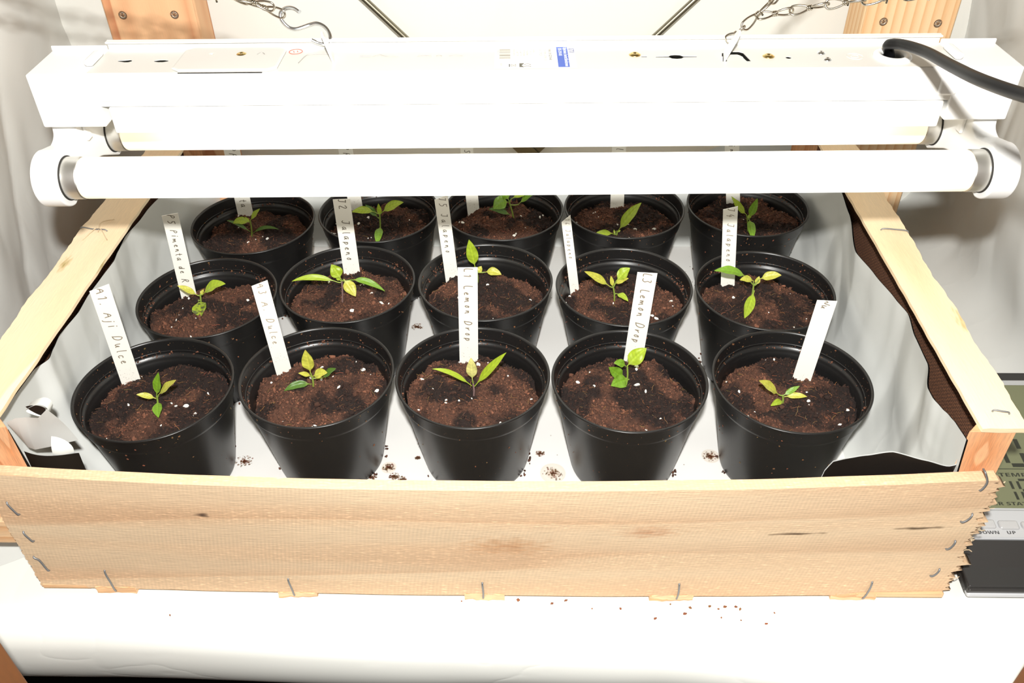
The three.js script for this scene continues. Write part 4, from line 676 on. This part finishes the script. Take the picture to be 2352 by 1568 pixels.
let seedNo = 100;
for (const [key, D] of Object.entries(PLANTS)) {
  const I = INFO[key], [px, pz] = D.at.map((v) => v / 1000), S = seedNo++, r = rng(S * 17), where = I.row;
  // pot
  const pot = potProto.clone(); pot.name = numbered('flower_pot'); pot.position.set(px, BASE, pz); pot.rotation.y = r() * 6; pot.scale.set(0.985, 1, 0.985); scene.add(pot);
  tag(pot, 'round black plastic pot ' + where, 'flower pot', 'black pots in the crate');
  {
    const specks = [], up = V(0, 1, 0);
    for (let i = 0; i < 330; i++) {
      const a = r() * 6.2832, inside = r() < 0.55, h = inside ? 0.0765 + r() * 0.013 : (r() < 0.55 ? 0.076 + r() * 0.013 : 0.02 + 0.055 * r());
      const rad = inside ? lerp(0.0556, 0.0578, (h - 0.0765) / 0.013) - 0.0002 : (h > 0.0755 ? lerp(0.0570, 0.0592, (h - 0.0755) / 0.0135) : lerp(0.0432, 0.0555, (h - 0.004) / 0.0695)) + 0.0002;
      const s = 0.00018 + 0.00075 * Math.pow(r(), 3.6), n = V(Math.cos(a), 0, Math.sin(a));
      specks.push([V(Math.cos(a) * rad, h, Math.sin(a) * rad), V(s * 1.3, s * 0.5, s), new THREE.Quaternion().setFromUnitVectors(up, n).multiply(new THREE.Quaternion().setFromAxisAngle(up, r() * 6)), lin(0.13 + 0.08 * r(), 0.055 + 0.035 * r(), 0.03)]);
    }
    for (let i = 0; i < 70; i++) { const a = r() * 6.2832, k = fbm(Math.cos(a) * 2, Math.sin(a) * 2, S, 2); if (k < -0.05) continue; const rad = 0.0438 + r() * 0.0025; specks.push([V(Math.cos(a) * rad, 0.0006 + r() * 0.002, Math.sin(a) * rad), 0.0005 + r() * 0.0011, anyTurn(r), soilTint(0.6, r())]); }
    scatter('soil_speck', crumbGeo, mCrumb, specks, pot);
  }
  // soil: a low uneven mound inside the pot, with crumbs, fibres and white perlite on it
  const tiltX = (r() - 0.5) * 0.10, tiltZ = 0.03 + (r() - 0.5) * 0.08, R0 = 0.0527;
  const topAt = (x, z) => {                                         // in pot axes, metres above the table
    const d = Math.hypot(x, z) / R0, hill = 0.0036 * (1 - d * d) - 0.0050 * sstep(0.72, 1.0, d) * (0.5 + 0.9 * sstep(-0.2, 0.3, N3(x * 30, z * 30, S + 3)) ) * (z < 0 ? 1.15 : 0.55);
    return 0.0842 + hill + x * tiltX + z * tiltZ + 0.0050 * fbm(x * 42, z * 42, S, 3) + 0.0034 * (0.35 - Math.abs(N3(x * 120, z * 120, S + 1))) + 0.0022 * N3(x * 260, z * 260, S + 5) + 0.0012 * N3(x * 520, z * 520, S + 2);
  };
  const fits = (x, z, y) => Math.hypot(x, z) < lerp(0.0516, 0.0536, clamp((y - 0.080) / 0.006));
  {
    const nr = 64, na = 150, pos = [], col = [], idx = [], cc = new THREE.Color();
    for (let j = 0; j <= nr; j++) for (let i = 0; i <= na; i++) {
      const a = (i % na) / na * 6.283185, d = R0 * Math.pow(j / nr, 0.75), x = Math.cos(a) * d, z = Math.sin(a) * d, skirt = j === nr ? -0.012 : 0;
      const k = j === nr ? 0.90 : 1;
      pos.push(x * k, topAt(x, z) + skirt, z * k); cc.copy(soilTint(wetAt(px + x, pz + z, S, I.bias), 0.5 + 0.9 * N3(x * 600, z * 600, S))).multiplyScalar(0.4); col.push(cc.r, cc.g, cc.b);   // soil under the crumbs darkened: shade of the gaps put into its colour
    }
    for (let j = 0; j < nr; j++) for (let i = 0; i < na; i++) { const a = j * (na + 1) + i, b = a + na + 1; idx.push(a, a + 1, b, a + 1, b + 1, b); }
    const g = new THREE.BufferGeometry(); g.setAttribute('position', new THREE.Float32BufferAttribute(pos, 3)); g.setAttribute('color', new THREE.Float32BufferAttribute(col, 3)); g.setIndex(idx); g.computeVertexNormals();
    const soil = mesh('potting_soil', g, mSoil); soil.position.set(px, 0, pz);
    tag(soil, 'crumbly brown potting soil in the pot ' + where, 'soil', 'soil in the pots', 'stuff');
    const list = [], fib = [], prl = [];
    for (let i = 0; i < 5200; i++) {
      const a = r() * 6.2832, d = 0.0522 * Math.sqrt(r()), x = Math.cos(a) * d, z = Math.sin(a) * d, wet = wetAt(px + x, pz + z, S, I.bias), s = 0.00024 + 0.00090 * Math.pow(r(), 2.3) + (r() < 0.03 ? 0.0018 * r() : 0);
      list.push([V(x, topAt(x, z) + s * (-0.1 + 0.8 * r()), z), V(s * (0.7 + 0.8 * r()), s * (0.6 + 0.5 * r()), s * (0.7 + 0.7 * r())), anyTurn(r), soilTint(clamp(wet + (r() - 0.5) * 0.6), r() * r() * 1.25)]);
    }
    for (let i = 0; i < 150; i++) { const a = r() * 6.2832, d = 0.053 * Math.sqrt(r()), x = Math.cos(a) * d, z = Math.sin(a) * d, s = 0.0012 + 0.0028 * Math.pow(r(), 2); fib.push([V(x, topAt(x, z) + 0.0005, z), V(s, s * 0.8, s * 0.8), new THREE.Quaternion().setFromEuler(new THREE.Euler((r() - 0.5) * 0.7, r() * 6.3, (r() - 0.5) * 0.7)), lin(0.20 + 0.16 * r(), 0.085 + 0.07 * r(), 0.035 + 0.03 * r())]); }
    // loose crumbs stuck to the wall inside
    for (let i = 0; i < 120; i++) { const a = S * 2.3 + Math.PI * 1.5 + (r() - 0.5) * 2.2 * r() + (i % 3) * 2.1, h = 0.0765 + 0.0075 * r() * r(), rad = 0.0542 + (h - 0.0765) * 0.17, s = 0.0004 + 0.0012 * r() * r(); list.push([V(Math.cos(a) * rad, BASE + h, Math.sin(a) * rad), s, anyTurn(r), soilTint(0.25, r())]); }
    const n = 9 + Math.floor(r() * 7);
    for (let i = 0; i < n; i++) { const a = r() * 6.2832, d = 0.051 * Math.sqrt(r()), x = Math.cos(a) * d, z = Math.sin(a) * d, s = 0.0006 + 0.0012 * Math.pow(r(), 1.5); prl.push([V(x, topAt(x, z) + s * 0.5, z), V(s, s * 0.8, s * (0.8 + 0.8 * r())), anyTurn(r)]); }
    scatter('soil_crumb', crumbGeo, mCrumb, list, soil); scatter('peat_fibre', fibreGeo, mCrumb, fib, soil); scatter('perlite', pearlGeo, mPearl, prl, soil);
  }
  // seedling
  {
    const m = D.stem.map((v) => v / 1000), foot = V(m[0], m[1], m[2]); foot.y = topAt(foot.x - px, foot.z - pz) - 0.001;
    const head = V(m[3], Math.max(m[4], foot.y + 0.006), m[5]);
    const leaves = D.leaves, count = leaves.length;
    const o = thing('pepper_seedling', `${['', '', '', 'three', 'four', 'five'][count]}-leaved young pepper seedling in the pot ${where}`, 'seedling', [foot.x, foot.y, foot.z], 0, 'pepper seedlings');
    const loc = (v) => v.clone().sub(foot);
    mesh('stem', tube([loc(foot), loc(foot.clone().lerp(head, 0.5).add(V(0.0004, 0, 0.0003))), loc(head)], 0.00075, 12, 8), key === 'J2' || key === 'L1' ? mStemPurple : mStem, o);
    leaves.forEach((L, k) => {
      const b = V(L[0], L[1], L[2]).multiplyScalar(0.001), t = V(L[3], L[4], L[5]).multiplyScalar(0.001);
      const ty = topAt(t.x - px, t.z - pz), by = topAt(b.x - px, b.z - pz);
      if (Math.hypot(t.x - px, t.z - pz) < 0.053) t.y = Math.max(t.y, ty + 0.0022);
      b.y = Math.max(b.y, by + 0.0015);
      // a leaf starts where it leaves the stem
      const axis = foot.clone().lerp(head, clamp((b.y - foot.y) / Math.max(0.001, head.y - foot.y)));
      if (b.distanceTo(axis) > 0.0012) mesh('leaf_stalk', tube([loc(axis), loc(axis.clone().lerp(b, 0.5).add(V(0, -0.0004, 0))), loc(b)], 0.00055, 8, 6), mStem, o);
      mesh('leaf', leafGeo(loc(b), loc(t), L[6] / 1000, L[7] / 1000, L[8], S * 10 + k), mLeaf, o);
    });
  }
  // label stick with pencilled writing
  {
    const g = D.tag.map((v) => v / 1000), foot = V(g[0], g[1], g[2]), top = V(g[3], g[4], g[5]), w = g[6] * 0.98, axis = top.clone().sub(foot), len = axis.length(), bury = 0.022;
    const narrow = w < 0.010;
    const sh = new THREE.Shape(); sh.moveTo(-w / 2, -bury + 0.006); sh.lineTo(0, -bury); sh.lineTo(w / 2, -bury + 0.006); sh.lineTo(w / 2, len + I.cut / 2); sh.lineTo(-w / 2, len - I.cut / 2); sh.closePath();
    const geo = new THREE.ExtrudeGeometry(sh, { depth: 0.0005, bevelEnabled: true, bevelThickness: 0.0001, bevelSize: 0.0001, bevelSegments: 1 });
    { const p = geo.attributes.position, uv = geo.attributes.uv; for (let i = 0; i < p.count; i++) uv.setXY(i, p.getX(i) / w + 0.5, (p.getY(i) + bury) / (len + bury + 0.004)); }
    const H = 720, Wd = Math.round(H * w / (len + bury + 0.004));
    const map = canvasTex(Wd, H, (c) => {
      c.fillStyle = '#e9e7de'; c.fillRect(0, 0, Wd, H); const q = rng(S * 3);
      c.save(); c.translate(0, 0); c.rotate(Math.PI / 2);              // writing runs down the stick
      c.strokeStyle = I.ink < 0.35 ? '#5f584c' : I.ink > 0.6 ? '#9a8c78' : '#7d7160'; c.lineWidth = Wd * 0.046; c.lineCap = c.lineJoin = 'round';  // writing paler where overexposed, darker in lamp shadow: light put into the colour
      const size = Wd * I.size * 0.80, room = H * len / (len + bury) - H * 0.045;
      let width = 0; for (const ch of I.text) width += ((PEN[ch] ?? PEN[' '])[0] + 0.13) * size;
      const gap = key === 'N' ? 0 : clamp((room * 0.86 - width) / I.text.length / size, -0.12, 0.34);
      c.translate(H * 0.035, 0); if (key !== 'N') c.scale(Math.min(1.0, room * 0.9 / (width + gap * size * I.text.length)), 1);
      write(c, I.text, 0, -Wd * 0.30, size, q, gap); c.restore();
      for (let i = 0; i < 46; i++) { c.fillStyle = `rgba(70,45,30,${0.25 + 0.5 * q()})`; const yy = H * (len / (len + bury)) - H * 0.16 * q() * q(); c.beginPath(); c.arc(q() * Wd, yy, 0.5 + 1.3 * q() * q(), 0, 7); c.fill(); }
    });
    const face = std(0xffffff, 0.4, { map }), sides = M.tagSide ??= std(lin(0.85, 0.84, 0.80), 0.45);
    const o = mesh('plant_label', geo, [face, sides]);
    const up = axis.clone().normalize(), to = eye.clone().sub(foot).setY(0).normalize().lerp(V(0, 0, 1), 0.4).normalize();
    const X = new THREE.Vector3().crossVectors(up, to).normalize(), Z = new THREE.Vector3().crossVectors(X, up).normalize();
    o.quaternion.setFromRotationMatrix(new THREE.Matrix4().makeBasis(X, up, Z)); o.position.copy(foot);
    tag(o, `white label ${key === 'N' ? 'with a short scribble' : 'reading ' + I.text.replace(/\s+/g, ' ').replace(/[.]/g, '')} ${where}`, 'plant label', 'white plant labels');
  }
}

// crumbs of soil spilled on the film before the crate
{
  const r = rng(77), list = [], at = [[1150, 1372], [1190, 1377], [1268, 1385], [1300, 1378], [1360, 1397], [1425, 1397], [1505, 1420], [1540, 1387], [1585, 1395], [1630, 1392], [1650, 1398], [1665, 1393], [1690, 1393], [1702, 1424], [1779, 1407], [1760, 1432], [1457, 1514], [1456, 1520], [1246, 1530], [1283, 1532], [1804, 1540], [2231, 1502], [1822, 1565], [1700, 1398], [1573, 1409], [1657, 1418], [390, 1412], [1060, 1380]];
  for (const [x, y] of at) {
    const d = V((x - 1176) / 1984.74, -(y - 784) / 1984.74, -1).applyQuaternion(camera.quaternion), k = (0.0004 - camera.position.y) / d.y, p = d.multiplyScalar(k).add(camera.position);
    p.y = 0.0004; const s = 0.0006 + 0.0014 * r() * r();
    if (p.z < -0.335) list.push([p, V(s * (0.8 + r()), s * 0.6, s), new THREE.Quaternion().setFromEuler(new THREE.Euler(0, r() * 6, 0)), lin(0.20 + 0.08 * r(), 0.075 + 0.035 * r(), 0.04)]);
  }
  const o = scatter('spilled_soil', crumbGeo, mCrumb, list, scene); tag(o, 'reddish brown soil crumbs spilled on the film before the crate', 'soil');
}

scene.traverse((o) => { if (o.isMesh) { o.castShadow = true; o.receiveShadow = true; } });
renderer.render(scene, camera);
